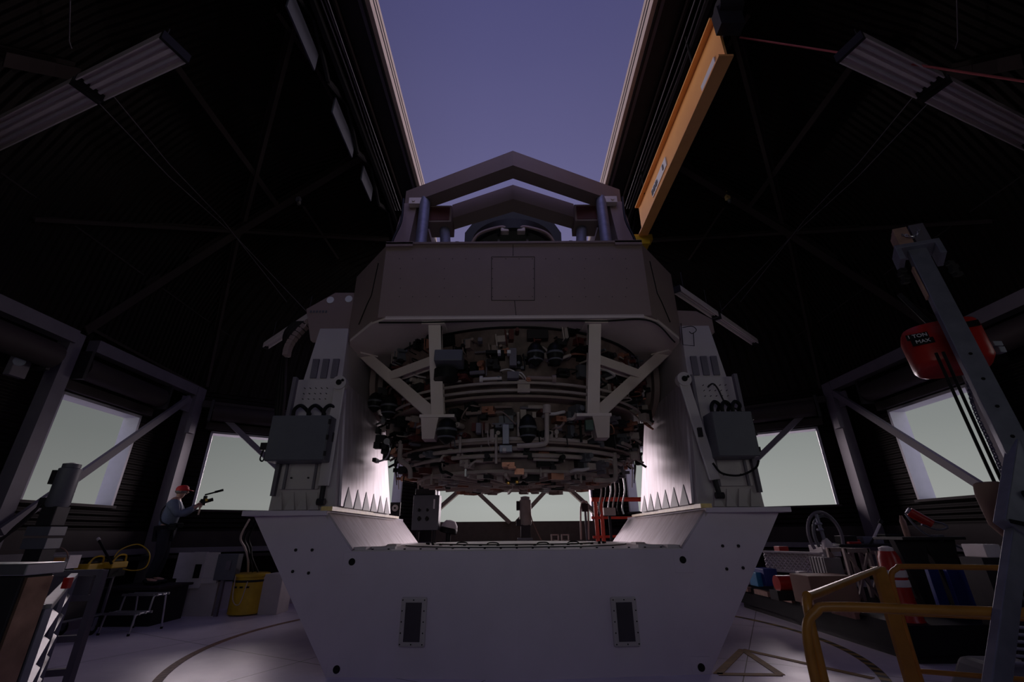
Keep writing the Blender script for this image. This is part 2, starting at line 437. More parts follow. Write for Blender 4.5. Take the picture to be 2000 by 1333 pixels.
for sgn in (-1, 1):
    def strip(x0, x1, dz0, dz1, m):
        l = arcline(2.5, 0); mb = MB()
        for p, q in zip(l[:-1], l[1:]):
            mb.hull([(sgn * x0, p.y, p.z + dz0), (sgn * x1, p.y, p.z + dz0), (sgn * x1, p.y, p.z + dz1), (sgn * x0, p.y, p.z + dz1)],
                    [(sgn * x0, q.y, q.z + dz0), (sgn * x1, q.y, q.z + dz0), (sgn * x1, q.y, q.z + dz1), (sgn * x0, q.y, q.z + dz1)])
        trim(mb, m)
    strip(2.40, 2.48, 0.0, .55, beige)
    strip(2.392, 2.402, .20, .235, black)
    strip(2.392, 2.402, .36, .385, black)
    strip(2.49, 2.53, -.03, .5, darkmetal)
    strip(2.54, 2.60, 0.0, .45, steelblue)
    strip(2.62, 2.95, .05, .45, darkmetal)
    strip(2.95, 2.99, -.1, .0, ribsteel)
    strip(3.25, 3.33, -.22, .1, darkmetal)
    # truss between the rails and the roof with panels behind, sky light put into their bluish colour
    tr = MB(); l = arcline(2.5, 0)
    ys = [3.2 + .85 * k for k in range(12)]
    for k in range(len(ys) - 1):
        za = min(9.72, roof_z(2.5, ys[k])); zb = min(9.72, roof_z(2.5, ys[k + 1])); up = k % 2
        tr.beam((sgn * 3.45, ys[k], za - (.45 if up else -.0)), (sgn * 3.45, ys[k + 1], zb - (0 if up else .45)), .05, .09)
    trim(tr, darkmetal)
    for y0, y1 in ((4.3, 5.1), (6.2, 7.1), (8.0, 8.5)):
        trim(MB().lohi((sgn * 3.50, y0, 9.00), (sgn * 3.53, y1 + .25, 9.42)), mat('sky_tint_panel', (.06, .06, .09), .6))
# cable runs beside the slit
for sgn in (-1, 1):
    for k in range(3):
        x = sgn * (3.0 + .07 * k)
        trim(MB().tube(bez([(x, 3.2, 9.45), (x + .05 * math.sin(k), 5.5, 9.44), (x, 7.5, 9.45), (x, 9.6, 9.42)], 8), .012, 6), steelblue)

# columns, wall beams and braces of the drum
def col_at(px0, px1, X, w=.28, m=steelblue):
    p, q = P(*px0, X=X), P(*px1, X=X); x = (p.x + q.x) / 2; y = (p.y + q.y) / 2
    trim(MB().lohi((x - .1, y - w / 2, .5), (x + .1, y + w / 2, ZT + .05)), m)
for sgn in (-1, 1):
    trim(MB().lohi((sgn * 7.68, 6.86, .5), (sgn * 7.46, 7.08, ZT)), steelblue)
    trim(MB().lohi((sgn * 7.60, 10.0, .5), (sgn * 7.38, 10.28, ZT)), steelblue)
    trim(MB().lohi((sgn * 3.98, 12.35, .5), (sgn * 3.75, 12.6, ZT)), darksteel)
    trim(MB().beam((sgn * 7.5, 7.3, ZT - .10), (sgn * 7.5, 10.1, ZT - .10), .2, .22), steelblue)
    trim(MB().beam((sgn * 7.5, 4.0, ZT - .10), (sgn * 7.5, 6.9, ZT - .10), .2, .22), steelblue)
    trim(MB().beam((sgn * 7.4, 10.3, ZT - .35), (sgn * 4.0, 12.5, ZT - .35), .2, .16), darksteel)
    trim(MB().beam((sgn * 3.7, 12.7, ZT - .10), (sgn * 2.9, 14.7, ZT - .10), .2, .2), darksteel)
    # diagonal braces in front of the side and the oblique windows, with gusset plates
    trim(MB().beam(P(*((370, 778) if sgn < 0 else (1628, 768)), X=sgn * 7.42), P(*((0, 1040) if sgn < 0 else (2000, 1003)), X=sgn * 7.42), .07, .13), steelblue)
    trim(MB().lohi((sgn * 7.46, 9.72, ZT - .62), (sgn * 7.50, 10.0, ZT - .30)), steelblue)
    e = Vector((3.85, 2.5, 0)).normalized()
    b0 = Vector((7.55, 10.2, 0)); dd = Vector((-3.85, 2.5, 0)).normalized()
    p0 = b0 + dd * .35; p1 = b0 + dd * 4.1
    trim(MB().beam((sgn * p0.x, p0.y, ZT - .35), (sgn * p1.x, p1.y, 1.3), .07, .12), steelblue)
    # small white junction box on the column
    trim(MB().lohi((sgn * 7.36, 9.9, 3.55), (sgn * 7.26, 10.08, 3.9)), steelblue)
# back opening: W shaped bracing and the corrugated sheet below
YB = 14.86
def bk(x, y): return P(x, y, Y=YB)
for a, b in (((836, 1013), (908, 950)), ((925, 955), (996, 1022)), ((1008, 1022), (1070, 955)), ((1105, 950), (1165, 1005))):
    p, q = bk(*a), bk(*b); dd = (q - p)
    if p.z > q.z: p, q = q, p
    q2 = p + (q - p) * ((4.4 - p.z) / (q.z - p.z)) if abs(a[0] - 1000) < 1 else q + (q - p) * 1.2
    trim(MB().beam(p, q2, .12, .26, (0, 1, 0)), mat('tan_steel', (.30, .22, .16), .6))
trim(MB().lohi((-2.7, YB - .1, 4.35), (2.7, YB + .08, 4.6)), darksteel)
trim(MB().lohi((-2.55, YB - .02, 1.2), (2.55, YB + .12, 1.755)), mat('tan_sheet', (.13, .095, .07), .7))

# roof ribs through measured nodes of the frame
def on_roof(x, y, off=.25):
    d = ray(x, y); t = .5; last = None
    while t < 30:
        p = C0 + d * t
        if p.z > ZT and (p.z > roof_z(p.x, p.y) - off): return p
        if p.z <= ZT and (abs(p.x) > 7.5): return p
        t += .03
    return C0 + d * 12
def rib(a, b, w=.10, h=.2, m=ribsteel, off=.25):
    pts = [on_roof(a[0] + (b[0] - a[0]) * k / 6, a[1] + (b[1] - a[1]) * k / 6, off) for k in range(7)]
    p, q = pts[0], pts[-1]; mb = MB()
    for u, v in ((0, 2), (2, 4), (4, 6)): mb.ibeam(pts[u], pts[v], w, h, .02, ((pts[u] + pts[v]) / 2 - Vector((0, 8.1, 3))).normalized())
    trim(mb, m)
RB = [((160, 645), (465, 450), .18), ((465, 450), (715, 297), .18), ((465, 450), (400, 757), .07), ((475, 430), (575, 35), .09),
      ((465, 450), (760, 468), .07), ((60, 425), (455, 450), .07), ((590, 400), (660, 505), .05), ((610, 120), (705, 300), .06), ((540, 20), (600, 110), .07),
      ((0, 108), (150, 140), .22), ((170, 640), (395, 760), .05), ((330, 110), (540, 400), .10)]
for a, b, w in RB:
    rib(a, b, w, .16)
    rib((2006 - a[0], a[1] + 3), (2006 - b[0], b[1] + 3), w, .16)
# thin conduit lines across the roof panels
for a, b in (((0, 337), (112, 415)), ((145, 440), (280, 537)), ((315, 562), (412, 632)), ((425, 640), (472, 672))):
    for mir in (0, 1):
        a1, b1 = ((2006 - a[0], a[1]), (2006 - b[0], b[1])) if mir else (a, b)
        trim(MB().tube([on_roof(*a1, .1), on_roof(*b1, .1)], .018, 6), darksteel)
for pts in (((182, 190), (330, 345), (460, 462), (598, 608)), ((215, 180), (330, 320), (435, 430), (560, 590)), ((137, 0), (135, 80), (140, 95))):
    for mir in (0, 1):
        q = [((2006 - x, y) if mir else (x, y)) for x, y in pts]
        trim(MB().tube([on_roof(*p, .35) for p in q], .008, 6), steelblue)

# ---------------------------------------------------------------- ceiling lamps
def fixture(p, q, w, label):
    """fluorescent batten seen from below, from p to q"""
    p, q = Vector(p), Vector(q); d = (q - p).normalized(); up = Vector((0, 0, 1)); sd = d.cross(up).normalized(); u = sd.cross(d)
    t = thing('fluorescent_light', (p + q) / 2, label, 'ceiling light', 'fluorescent lights under the dome roof')
    h = MB(); h.beam(p + u * .05, q + u * .05, w, .04, u)
    for s in (-1, 1): h.beam(p + sd * s * w * .5, q + sd * s * w * .5, .015, .10, u)
    h.beam(p + u * .02, q + u * .02, w * .14, .07, u)
    h.build('reflector', lampwhite, t)
    for s in (-1, 1):
        MB().cyl(p + sd * s * w * .25 + d * .04 - u * .01, q + sd * s * w * .25 - d * .04 - u * .01, w * .075, n=10).build('lamp_tube', white, t, smooth=True)
    MB().beam(p - d * .03, p + d * .01, w * 1.05, .12, u).build('end_cap', darkmetal, t)
    MB().beam(q - d * .01, q + d * .03, w * 1.05, .12, u).build('end_cap', darkmetal, t)
    MB().cyl(p + d * .3 + u * .05, p + d * .3 + u * .5, .008, n=6).cyl(q - d * .3 + u * .05, q - d * .3 + u * .5, .008, n=6).build('hanger_rod', darkmetal, t)
LZ = 6.6
fixture(P(342, 93, Z=LZ), P(178, 172, Z=LZ), .30, 'lit-less fluorescent strip light at upper left, the one nearer the roof slit')
fixture(P(168, 178, Z=LZ), P(-60, 291, Z=LZ), .30, 'fluorescent strip light running off the left edge of the photo')
fixture(P(1660, 93, Z=LZ), P(1815, 168, Z=LZ), .30, 'fluorescent strip light at upper right crossed by the red rope')
fixture(P(1828, 174, Z=LZ), P(2060, 292, Z=LZ), .30, 'fluorescent strip light running off the right edge of the photo')
fixture(P(615, 614, Z=5.3), P(520, 676, Z=5.3), .12, 'fluorescent strip light low at left, behind the cable bundle of the left arm')
fixture(P(1322, 566, Z=5.6), P(1396, 616, Z=5.6), .14, 'fluorescent strip light behind the right arm, end nearer the octagonal frame')
fixture(P(1402, 620, Z=5.6), P(1474, 669, Z=5.6), .14, 'fluorescent strip light right of the right arm, lower of the pair')

# ---------------------------------------------------------------- yellow crane rail beside the slit
cb = thing('crane_beam', (3.05, 6.5, 8.6), 'long orange-yellow steel crane beam hanging beside the right edge of the roof slit', 'crane beam')
A0, A1 = Vector((3.14, 4.35, 8.28)), Vector((3.14, 8.85, 8.42))
MB().ibeam(A0, A1, .22, .84, .035).build('beam', orange, cb)
MB().box((3.115, 7.35, 8.36), (.02, .95, .22)).build('name_plate', whitemark, cb)
g = MB()
for k in range(9):
    g.box((3.10, 7.45 + .045 * k, 8.36), (.014, .028, .12 if k % 3 else .08))
g.box((3.10, 7.05, 8.36), (.014, .05, .12))
g.build('plate_lettering', boxgrey, cb)
MB().box((3.115, 4.85, 8.12), (.02, .5, .13)).build('name_plate', whitemark, cb)
MB().box((3.2, 4.20, 8.4), (.35, .18, .4)).cyl((3.05, 4.15, 8.6), (3.4, 4.15, 8.6), .12).cyl((3.3, 4.2, 8.6), (3.3, 4.2, 9.3), .03).build('end_bracket', darkmetal, cb)
MB().box((3.12, 9.0, 7.98), (.5, .22, .16)).box((3.12, 9.0, 7.84), (.3, .3, .16)).cyl((2.95, 8.98, 7.9), (3.3, 8.98, 7.9), .09).build('end_trolley', yellow, cb)
MB().cyl((3.12, 5.2, 8.78), (3.12, 5.2, 9.6), .02, n=8).cyl((3.12, 8.3, 8.78), (3.12, 8.3, 9.6), .02, n=8).build('hanger_rod', darkmetal, cb)
rope = MB().tube(bez([P(1445, 73, Z=8.4), P(1640, 103, Z=7.2), P(1850, 136, Z=6.4), P(2040, 165, Z=5.8)], 10), .013, 8).build('rope', mat('red_rope', (.75, .16, .17), .6))
tag(rope, 'thin red rope stretched from the top end of the orange crane beam to the right', 'rope')

# ---------------------------------------------------------------- telescope mount (base, fork arms and what is bolted to them)
mount = thing('telescope_mount', (0, 8, 0), 'huge grey-white fork mount whose tapered base and two upright arms carry the telescope', 'telescope mount')
YF, YC, YR = 5.95, 5.78, 10.1
prof = [(-3.33, 1.66), (-3.33, 1.71), (-2.38, 1.71), (-2.02, 1.27), (2.02, 1.27), (2.38, 1.71), (3.33, 1.71), (3.33, 1.66), (2.12, 0.0), (0, 0.0), (-2.12, 0.0)]
# body: left and right halves meeting at a shallow crease in the middle of the front
b = MB()
for s in (-1, 1):
    pr = [(3.27, 1.66), (2.38, 1.66), (2.38, 1.69), (2.02, 1.25), (0, 1.25), (0, 0.0), (2.09, 0.0)]
    fy = lambda x: YC + (YF - YC) * x / 2.0
    pr = [(3.33, 1.66), (2.38, 1.69), (2.0, 1.25), (0, 1.25), (0, .0), (2.12, .0)]
    b.hull([(s * x, fy(x), z) for x, z in pr], [(s * x, YR, z) for x, z in pr])
b.build('base', greypaint, mount)
# top flange of the shoulders
for s in (-1, 1): MB().lohi((s * 2.36, YF - .02, 1.66), (s * 3.42, YR, 1.72)).build('shoulder_flange', greypaint, mount, bevel=.006)
# inner sloping plates and their yellow edging
for s in (-1, 1):
    MB().hull([(s * 2.36, YF + .03, 1.70), (s * 2.38, YR, 1.70), (s * 2.02, YR, 1.275), (s * 1.995, YF + .03, 1.275)],
              [(s * 2.40, YF + .03, 1.66), (s * 2.42, YR, 1.66), (s * 2.06, YR, 1.235), (s * 2.035, YF + .03, 1.235)]).build('slope_plate', brush, mount)
    MB().lohi((s * 2.30, YF - .02, 1.715), (s * 2.44, 7.7, 1.765)).lohi((s * 2.31, 7.72, 1.715), (s * 2.44, 9.5, 1.755)).build('edge_strip', brass, mount)
    for q_ in (((1.86, 6.05), (2.02, 6.35)), ((1.86, 7.6), (2.0, 7.9)), ((1.55, 6.25), (1.85, 6.35))): MB().lohi((s * q_[0][0], q_[0][1], 1.262), (s * q_[1][0], q_[1][1], 1.295)).build('clamp_block', white, mount)
# deck between the arms
MB().prism([(-2.0, YF + .02, 1.25), (0, YC + .0, 1.25), (2.0, YF + .02, 1.25), (2.0, YR, 1.25), (-2.0, YR, 1.25)], (0, 0, .012)).build('deck_plate', white, mount)
MB().cyl((0, 8.15, 1.262), (0, 8.15, 1.275), 1.78, n=64).build('bearing_cover', mat('bright_white', (.85, .82, .80), .45, 0, .04), mount)
MB().cyl((0, 8.4, 1.275), (0, 8.4, 1.292), 1.35, n=64).build('hatch', mat('bright_white', (.85, .82, .80), .45), mount)
k = MB(); k.tube([Vector((0, 0, 0)) + p for p in arc((0, 8.4), 1.36, -180, 180, 1.290, 64)][:-1], .007, 6, True)
k.tube(arc((0, 8.15), 1.79, -180, 180, 1.274, 64)[:-1], .006, 6, True)
k.build('seal_ring', black, mount, smooth=True)
bo = MB()
for a in range(0, 360, 10): bo.cyl((1.5 * math.sin(R(a)), 8.4 - 1.5 * math.cos(R(a)), 1.27), (1.5 * math.sin(R(a)), 8.4 - 1.5 * math.cos(R(a)), 1.30), .022, n=8)
for x in range(-9, 10): bo.cyl((x * .2, YF + .18, 1.262), (x * .2, YF + .18, 1.275), .014, n=8)
o = bo.build('deck_bolt', black, mount); o['kind'] = 'stuff'
for x, y in ((-.85, 7.7), (.9, 7.7), (-.35, 7.35), (.4, 7.35)):
    MB().tube(bez([(x - .09, y, 1.29), (x - .05, y, 1.308), (x + .05, y, 1.308), (x + .09, y, 1.29)], 5), .010, 6).build('lift_handle', black, mount, smooth=True)
# details on the front of the base
def front(x, y, off=0):
    p = P(x, y, Y=YF)
    for _ in range(3): p = P(x, y, Y=YC + (YF - YC) * abs(p.x) / 2.0 - off)
    return p
for pts in ([(578, 1075), (610, 1075), (572, 1117), (603, 1120)], [(1411, 1067), (1442, 1067), (1419, 1112), (1451, 1110)]):
    for q in pts:
        p = front(*q); MB().cyl(p + Vector((0, -.012, 0)), p + Vector((0, .02, 0)), .018, n=10).build('bolt', darkmetal, mount)
for (x, y) in ((688, 1098), (1333, 1094), (658, 1308), (1369, 1304)):
    p = front(x, y)
    MB().box(p + Vector((0, -.004, -.02)), (.22, .014, .24)).build('lifting_pad', greypaint, mount, bevel=.004)
    MB().cyl(p + Vector((0, -.016, 0)), p + Vector((0, .0, 0)), .04, n=16).build('lifting_hole', black, mount)
for x0, x1, x2, x3 in ((790, 834, 778, 828), (1190, 1238, 1202, 1250)):
    tl, tr_, bl, br = front(x0, 1166), front(x1, 1166), front(x2, 1264), front(x3, 1264)
    cx = (tl.x + tr_.x + bl.x + br.x) / 4; w = .30; h = (tl.z + tr_.z - bl.z - br.z) / 2; cz = (tl.z + bl.z) / 2
    yy = YC + (YF - YC) * abs(cx) / 2; s = 1 if cx > 0 else -1
    ang = math.atan2((YF - YC) * s, 2.0); M = Matrix.Rotation(ang, 3, 'Z')
    fr = MB().box((cx, yy - .02, cz), (w, .05, h), M).build('vent_frame', armpaint, mount, bevel=.02)
    MB().box((cx, yy - .046, cz), (w * .62, .012, h * .78), M).build('vent_grille', panelglass, fr)
    sc = MB()
    for i in range(3):
        for j in range(5):
            if i == 1 and 0 < j < 4: continue
            v = M @ Vector(((i - 1) * w * .42, -.05, (j - 2) * h * .22)); sc.cyl(Vector((cx, yy, cz)) + v, Vector((cx, yy, cz)) + v + Vector((0, .01, 0)), .008, n=6)
    sc.build('vent_screw', black, fr)

# fork arms
for s in (-1, 1):
    xo, xi0, xi1 = 3.16, 2.31, 2.49
    # lower arm, tapering a little on its inner side, leaning back towards the rear
    lo = [(xi0, 6.05, 1.715), (xo, 6.05, 1.715), (xo, 8.95, 1.715), (xi0, 8.75, 1.715)]
    hi = [(xi1, 6.12, 3.50), (xo - .02, 6.12, 3.50), (xo - .02, 8.5, 3.50), (xi1, 8.35, 3.50)]
    arm = MB().hull([(s * x, y, z) for x, y, z in lo], [(s * x, y, z) for x, y, z in hi]).build('fork_arm', armpaint, mount, bevel=.01)
    hi2 = [(xi1 + .12, 6.35, 4.42), (xo - .1, 6.35, 4.42), (xo - .1, 8.3, 4.42), (xi1 + .12, 8.3, 4.42)]
    mid = [(xi1 + .05, 6.22, 3.50), (xo - .05, 6.22, 3.50), (xo - .05, 8.45, 3.50), (xi1 + .05, 8.35, 3.50)]
    MB().hull([(s * x, y, z) for x, y, z in mid], [(s * x, y, z) for x, y, z in hi2]).build('upper_arm', armpaint, arm, bevel=.01)
    # bright inner cladding
    MB().hull([(s * (xi0 - .03), 6.16, 1.78), (s * (xi0 - .03), 8.7, 1.78), (s * (xi1 - .03), 8.32, 3.47), (s * (xi1 - .03), 6.22, 3.47)],
              [(s * xi0, 6.16, 1.78), (s * xi0, 8.7, 1.78), (s * xi1, 8.32, 3.47), (s * xi1, 6.22, 3.47)]).build('inner_cladding', brush, arm)
    # triangular gussets along the foot, inner and front
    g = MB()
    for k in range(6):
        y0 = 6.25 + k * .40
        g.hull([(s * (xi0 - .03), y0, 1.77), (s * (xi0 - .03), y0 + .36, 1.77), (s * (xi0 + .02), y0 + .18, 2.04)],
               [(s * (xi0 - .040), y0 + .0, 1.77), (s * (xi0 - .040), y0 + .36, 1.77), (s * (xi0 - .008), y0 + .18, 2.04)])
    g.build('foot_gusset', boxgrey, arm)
    g = MB()
    for k in range(4):
        x0 = 2.50 + k * .155
        g.hull([(s * x0, 6.06, 1.73), (s * (x0 + .13), 6.06, 1.73), (s * (x0 + .065), 6.06, 1.95)], [(s * x0, 6.0, 1.73), (s * (x0 + .13), 6.0, 1.73), (s * (x0 + .065), 6.05, 1.95)])
    g.build('foot_gusset', armpaint, arm)
    # front cover plates
    MB().lohi((s * 2.56, 6.02, 1.98), (s * 3.06, 6.06, 2.34)).build('cover_plate', armpaint, arm, bevel=.004)
    MB().lohi((s * 2.50, 6.02, 2.40), (s * 2.54, 6.1, 3.5)).lohi((s * 3.1, 6.0, 1.9), (s * 3.15, 6.07, 3.5)).lohi((s * 2.98, 5.99, 1.98), (s * 3.01, 6.04, 2.3)).lohi((s * 2.60, 5.99, 1.98), (s * 2.63, 6.04, 2.3)).build('edge_rib', steelblue, arm)
    bb = MB()
    for i in range(5):
        for j in range(3): bb.cyl((s * (2.68 + .08 * i), 6.07, 3.2 + .08 * j), (s * (2.68 + .08 * i), 6.12, 3.2 + .08 * j), .005, n=6)
    for x in (2.70, 2.92): bb.cyl((s * x, 6.0, 2.12), (s * x, 6.04, 2.12), .012, n=6)
    bb.build('bolt_holes', darkmetal, arm)
    # slots in the upper arm
    sl = MB()
    for i in range(3): sl.lohi((s * (2.62 + .15 * i), 6.20, 3.55), (s * (2.71 + .15 * i), 6.235, 3.85))
    sl.build('slot', steelblue, arm)
    # stow strut along the inner front edge
    a0, a1 = (P(632, 950, Y=5.93), P(664, 752, Y=5.98)) if s < 0 else (P(1396, 938, Y=5.93), P(1335, 745, Y=5.98))
    st = MB().beam(a0, a1, .13, .06, (0, 1, 0)).build('stow_strut', armpaint, mount, bevel=.008)
    dv = (a1 - a0).normalized()
    MB().tube([a0 + Vector((-s * .07, -.02, .0)), a1 + Vector((-s * .07, -.02, 0))], .012, 6).build('strut_rod', white, st)
    MB().cyl(a0 - dv * .17, a0, .032, n=12).cyl(a0 - dv * .19 + Vector((-.05, 0, 0)), a0 - dv * .19 + Vector((.05, 0, 0)), .04).build('strut_foot', darkmetal, st, smooth=True)
    MB().cyl(a1 + Vector((0, -.05, .02)), a1 + Vector((0, .06, .02)), .10, n=20).build('strut_pivot', armpaint, st, smooth=True)
    MB().cyl(a1 + Vector((.0, -.062, .02)), a1 + Vector((0, -.05, .02)), .04, n=12).cyl(a1 + Vector((.05, -.062, .05)), a1 + Vector((.05, -.05, .05)), .02, n=10).build('pivot_bolt', black, st)
    lt = a0 + (a1 - a0) * .45
    MB().box(lt + Vector((s * -.02, -.05, 0)), (.05, .06, .12)).build('latch', darkmetal, st)
    # round altitude bearing beyond the arm top
    MB().lathe([(.62, 0), (.66, .03), (.66, .12), (.50, .12), (.48, .2), (.2, .2)], (s * 2.50, 7.9, 3.95), 40, (-s, 0, 0)).build('altitude_bearing', cream, mount, smooth=True)
    # electrical box
    if s < 0: x0, x1, y0, y1 = 533, 632, 812, 900
    else: x0, x1, y0, y1 = 1388, 1486, 804, 892
    p, q = P(x0, y0, Y=5.72), P(x1, y1, Y=5.72)
    cxx = (p.x + q.x) / 2; czz = (p.z + q.z) / 2; w = abs(q.x - p.x); h = abs(p.z - q.z)
    eb = MB().box((cxx, 5.86, czz), (w, .28, h)).build('electrical_box', boxgrey, mount, bevel=.012)
    MB().box((cxx, 5.715, czz), (w * .98, .02, h * .97)).build('box_door', boxgrey, eb, bevel=.006)
    for j in (-.35, 0, .35): MB().box((cxx + w * .5, 5.72, czz + j * h), (.025, .03, .06)).build('hinge', darkmetal, eb)
    for j in range(3):
        xx = cxx - w * .28 + j * w * .27; zz = czz + h / 2
        MB().tube(bez([(xx, 5.93, zz - .02), (xx, 5.92, zz + .12), (xx + .06, 5.94, zz + .19), (xx + .13, 5.97, zz + .15), (xx + .15, 6.08, zz + .10)], 6), .025, 8).build('conduit_loop', black, eb, smooth=True)
    # arm-top crest
# left arm crest with round lightening holes
cr_ = [P(598, 604, Y=6.5), P(655, 572, Y=6.5), P(700, 572, Y=6.5), P(700, 665, Y=6.5), P(606, 665, Y=6.5)]
cre = MB().prism(cr_, (0, .10, 0)).build('arm_crest', cream, mount, bevel=.005)
for (x, y) in ((645, 586), (681, 584)):
    p = P(x, y, Y=6.49); MB().cyl(p, p + Vector((0, .02, 0)), .06, n=20).build('crest_hole', whitemark, cre, smooth=True)
w_ = MB()
for i in range(6):
    p = P(607 + i * 6, 609, Y=6.49); w_.box(p, (.022 if i % 2 else .03, .006, .04))
w_.build('crest_marking', boxgrey, cre)
cre2 = [P(1310, 606, Y=6.5), P(1360, 608, Y=6.5), P(1391, 624, Y=6.5), P(1396, 650, Y=6.5), P(1310, 650, Y=6.5)]
MB().prism(cre2, (0, .10, 0)).build('arm_crest', cream, mount, bevel=.005)
# cable drape on the outside of the left arm
for k_ in range(9):
    o_ = k_ * .045
    pts = [P(600 - k_ * 3, 628, Y=6.8 + o_), P(572 - k_ * 2, 650, Y=6.8 + o_), P(560 - k_, 690, Y=6.8 + o_), P(556 - k_ * 2, 780, Y=6.7 + o_), P(545 - k_, 860, Y=6.6 + o_)]
    MB().tube(bez(pts, 6), .018, 6).build('hanging_cable', black if k_ % 3 else darksteel, mount, smooth=True)
ch = MB()
for k_ in range(9):
    t = k_ / 8; p = P(602 - 42 * math.sin(t * 1.5), 632 + 60 * t, Y=6.6); ch.box(p, (.09, .12, .07), Matrix.Rotation(R(40 * (1 - t)), 3, 'Y'))
ch.build('cable_chain', cream, mount, bevel=.006)
MB().tube(bez([P(519, 870, Y=5.9), P(512, 885, Y=5.85), P(508, 898, Y=5.85), P(514, 900, Y=5.85), P(520, 880, Y=5.85)], 6), .01, 6).box(P(518, 873, Y=5.85), (.09, .08, .09)).build('small_camera', darkmetal, mount)
# loose cable under the right box and on the right arm
MB().tube(bez([P(1392, 905, Y=5.8), P(1410, 925, Y=5.8), P(1445, 929, Y=5.8), P(1475, 915, Y=5.8), P(1482, 900, Y=5.8)], 8), .014, 6).build('loose_cable', black, mount, smooth=True)
MB().tube(bez([P(1382, 757, Y=6.0), P(1392, 750, Y=5.95), P(1402, 760, Y=5.95), P(1418, 790, Y=5.95), P(1440, 800, Y=5.95)], 8), .012, 6).build('loose_cable', darkmetal, mount, smooth=True)
MB().tube(bez([P(1333, 640, Y=6.2), P(1352, 638, Y=6.2), P(1360, 645, Y=6.2), P(1352, 652, Y=6.2), P(1346, 648, Y=6.2)], 8), .006, 6).tube([P(1330, 632, Y=6.2), P(1334, 674, Y=6.2), P(1356, 676, Y=6.2), P(1354, 650, Y=6.2)], .006, 6).build('loose_cable', black, mount)
# little instrument cluster on the left arm's inner face
ic = MB()
base = Vector((-2.30, 7.35, 2.75))
for d_, sz in (((.10, 0, .12), (.16, .14, .12)), ((.16, .1, -.02), (.12, .10, .16)), ((.08, -.1, .0), (.1, .12, .1)), ((.2, .05, -.16), (.1, .08, .1)), ((.05, 0, -.22), (.06, .2, .06)), ((.04, 0, .25), (.06, .16, .1))):
    ic.box(base + Vector(d_), sz)
ic.cyl(base + Vector((.2, -.15, -.02)), base + Vector((.2, .2, .0)), .04, n=12)
ic.build('encoder_head', darkmetal, mount, bevel=.006)
MB().tube(bez([base + Vector((.2, -.1, .1)), base + Vector((.3, -.14, -.05)), base + Vector((.24, -.1, -.2)), base + Vector((.1, -.1, -.26))], 6), .015, 6).cyl(base + Vector((.25, -.12, .05)), base + Vector((.25, -.2, .05)), .05).build('encoder_bracket', alu, mount, smooth=True)

# ---------------------------------------------------------------- telescope tube: octagonal frame, mirror cell, top ring
tel = thing('telescope_tube', (0, 8.1, 3.6), 'huge telescope with octagonal frame, ringed mirror cell and chevron top, held between fork arms', 'telescope')
ZU, ZO = 4.20, 5.40
octo = [(-1.90, 5.54), (1.90, 5.54), (2.63, 6.42), (2.63, 9.75), (1.90, 10.6), (-1.90, 10.6), (-2.63, 9.75), (-2.63, 6.42)]
# the octagon frame has a wide upper part whose corners are trimmed
frm = MB()
topo = [(x * .985, 8.1 + (y - 8.1) * .985) for x, y in octo]
for i in range(8):
    (x0, y0), (x1, y1) = octo[i], octo[(i + 1) % 8]
    def inn(x, y, k=.965): return (x * k, 8.1 + (y - 8.1) * k)
    a0, a1 = inn(x0, y0), inn(x1, y1)
    frm.hull([(x0, y0, ZU), (x1, y1, ZU), (a1[0], a1[1], ZU), (a0[0], a0[1], ZU)], [(x0, y0, ZO), (x1, y1, ZO), (a1[0], a1[1], ZO), (a0[0], a0[1], ZO)])
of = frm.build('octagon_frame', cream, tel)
# panel seams, hatch and rivets on the front panel
sm = MB()
def fp(x, y, off=.0): return P(x, y, Y=5.54 - off)
for a, b in (((960, 502), (1044, 502)), ((960, 502), (960, 587)), ((1044, 502), (1044, 587)), ((960, 587), (1044, 587)), ((1002, 478), (1002, 500)), ((1005, 588), (1008, 616))):
    sm.tube([fp(*a, .003), fp(*b, .003)], .004, 5)
sm.build('panel_seam', black, of)
rv = MB()
for x in range(780, 1240, 26):
    for y in (506, 580):
        p = fp(x, y); rv.cyl(p - Vector((0, .006, 0)), p, .006, n=6)
for x in (782, 868, 962, 1042, 1142, 1224):
    for y in (525, 545, 563):
        p = fp(x, y); rv.cyl(p - Vector((0, .006, 0)), p, .006, n=6)
o = rv.build('rivet', darkmetal, of); o['kind'] = 'stuff'
for s in (-1, 1):
    MB().tube([(s * 2.05, 5.71, 5.2), (s * 2.12, 5.80, 4.7), (s * 2.2, 5.89, 4.6), (s * 2.35, 6.07, 4.35)], .008, 6).build('edge_seam', black, of)
    # short cable loops and corner brackets on the chamfers
    MB().lohi((s * 1.5, 5.50, 5.36), (s * 1.9, 5.6, 5.44)).build('top_lip', cream, of)
MB().lohi((-1.9, 5.50, 5.40), (1.9, 5.60, 5.43)).build('top_flange', cream, of)
fl_ = MB()
for k_ in range(9): fl_.box((-1.7 + k_ * .425, 5.55, 5.44), (.05, .05, .03))
fl_.build('flange_bolt', darkmetal, of)
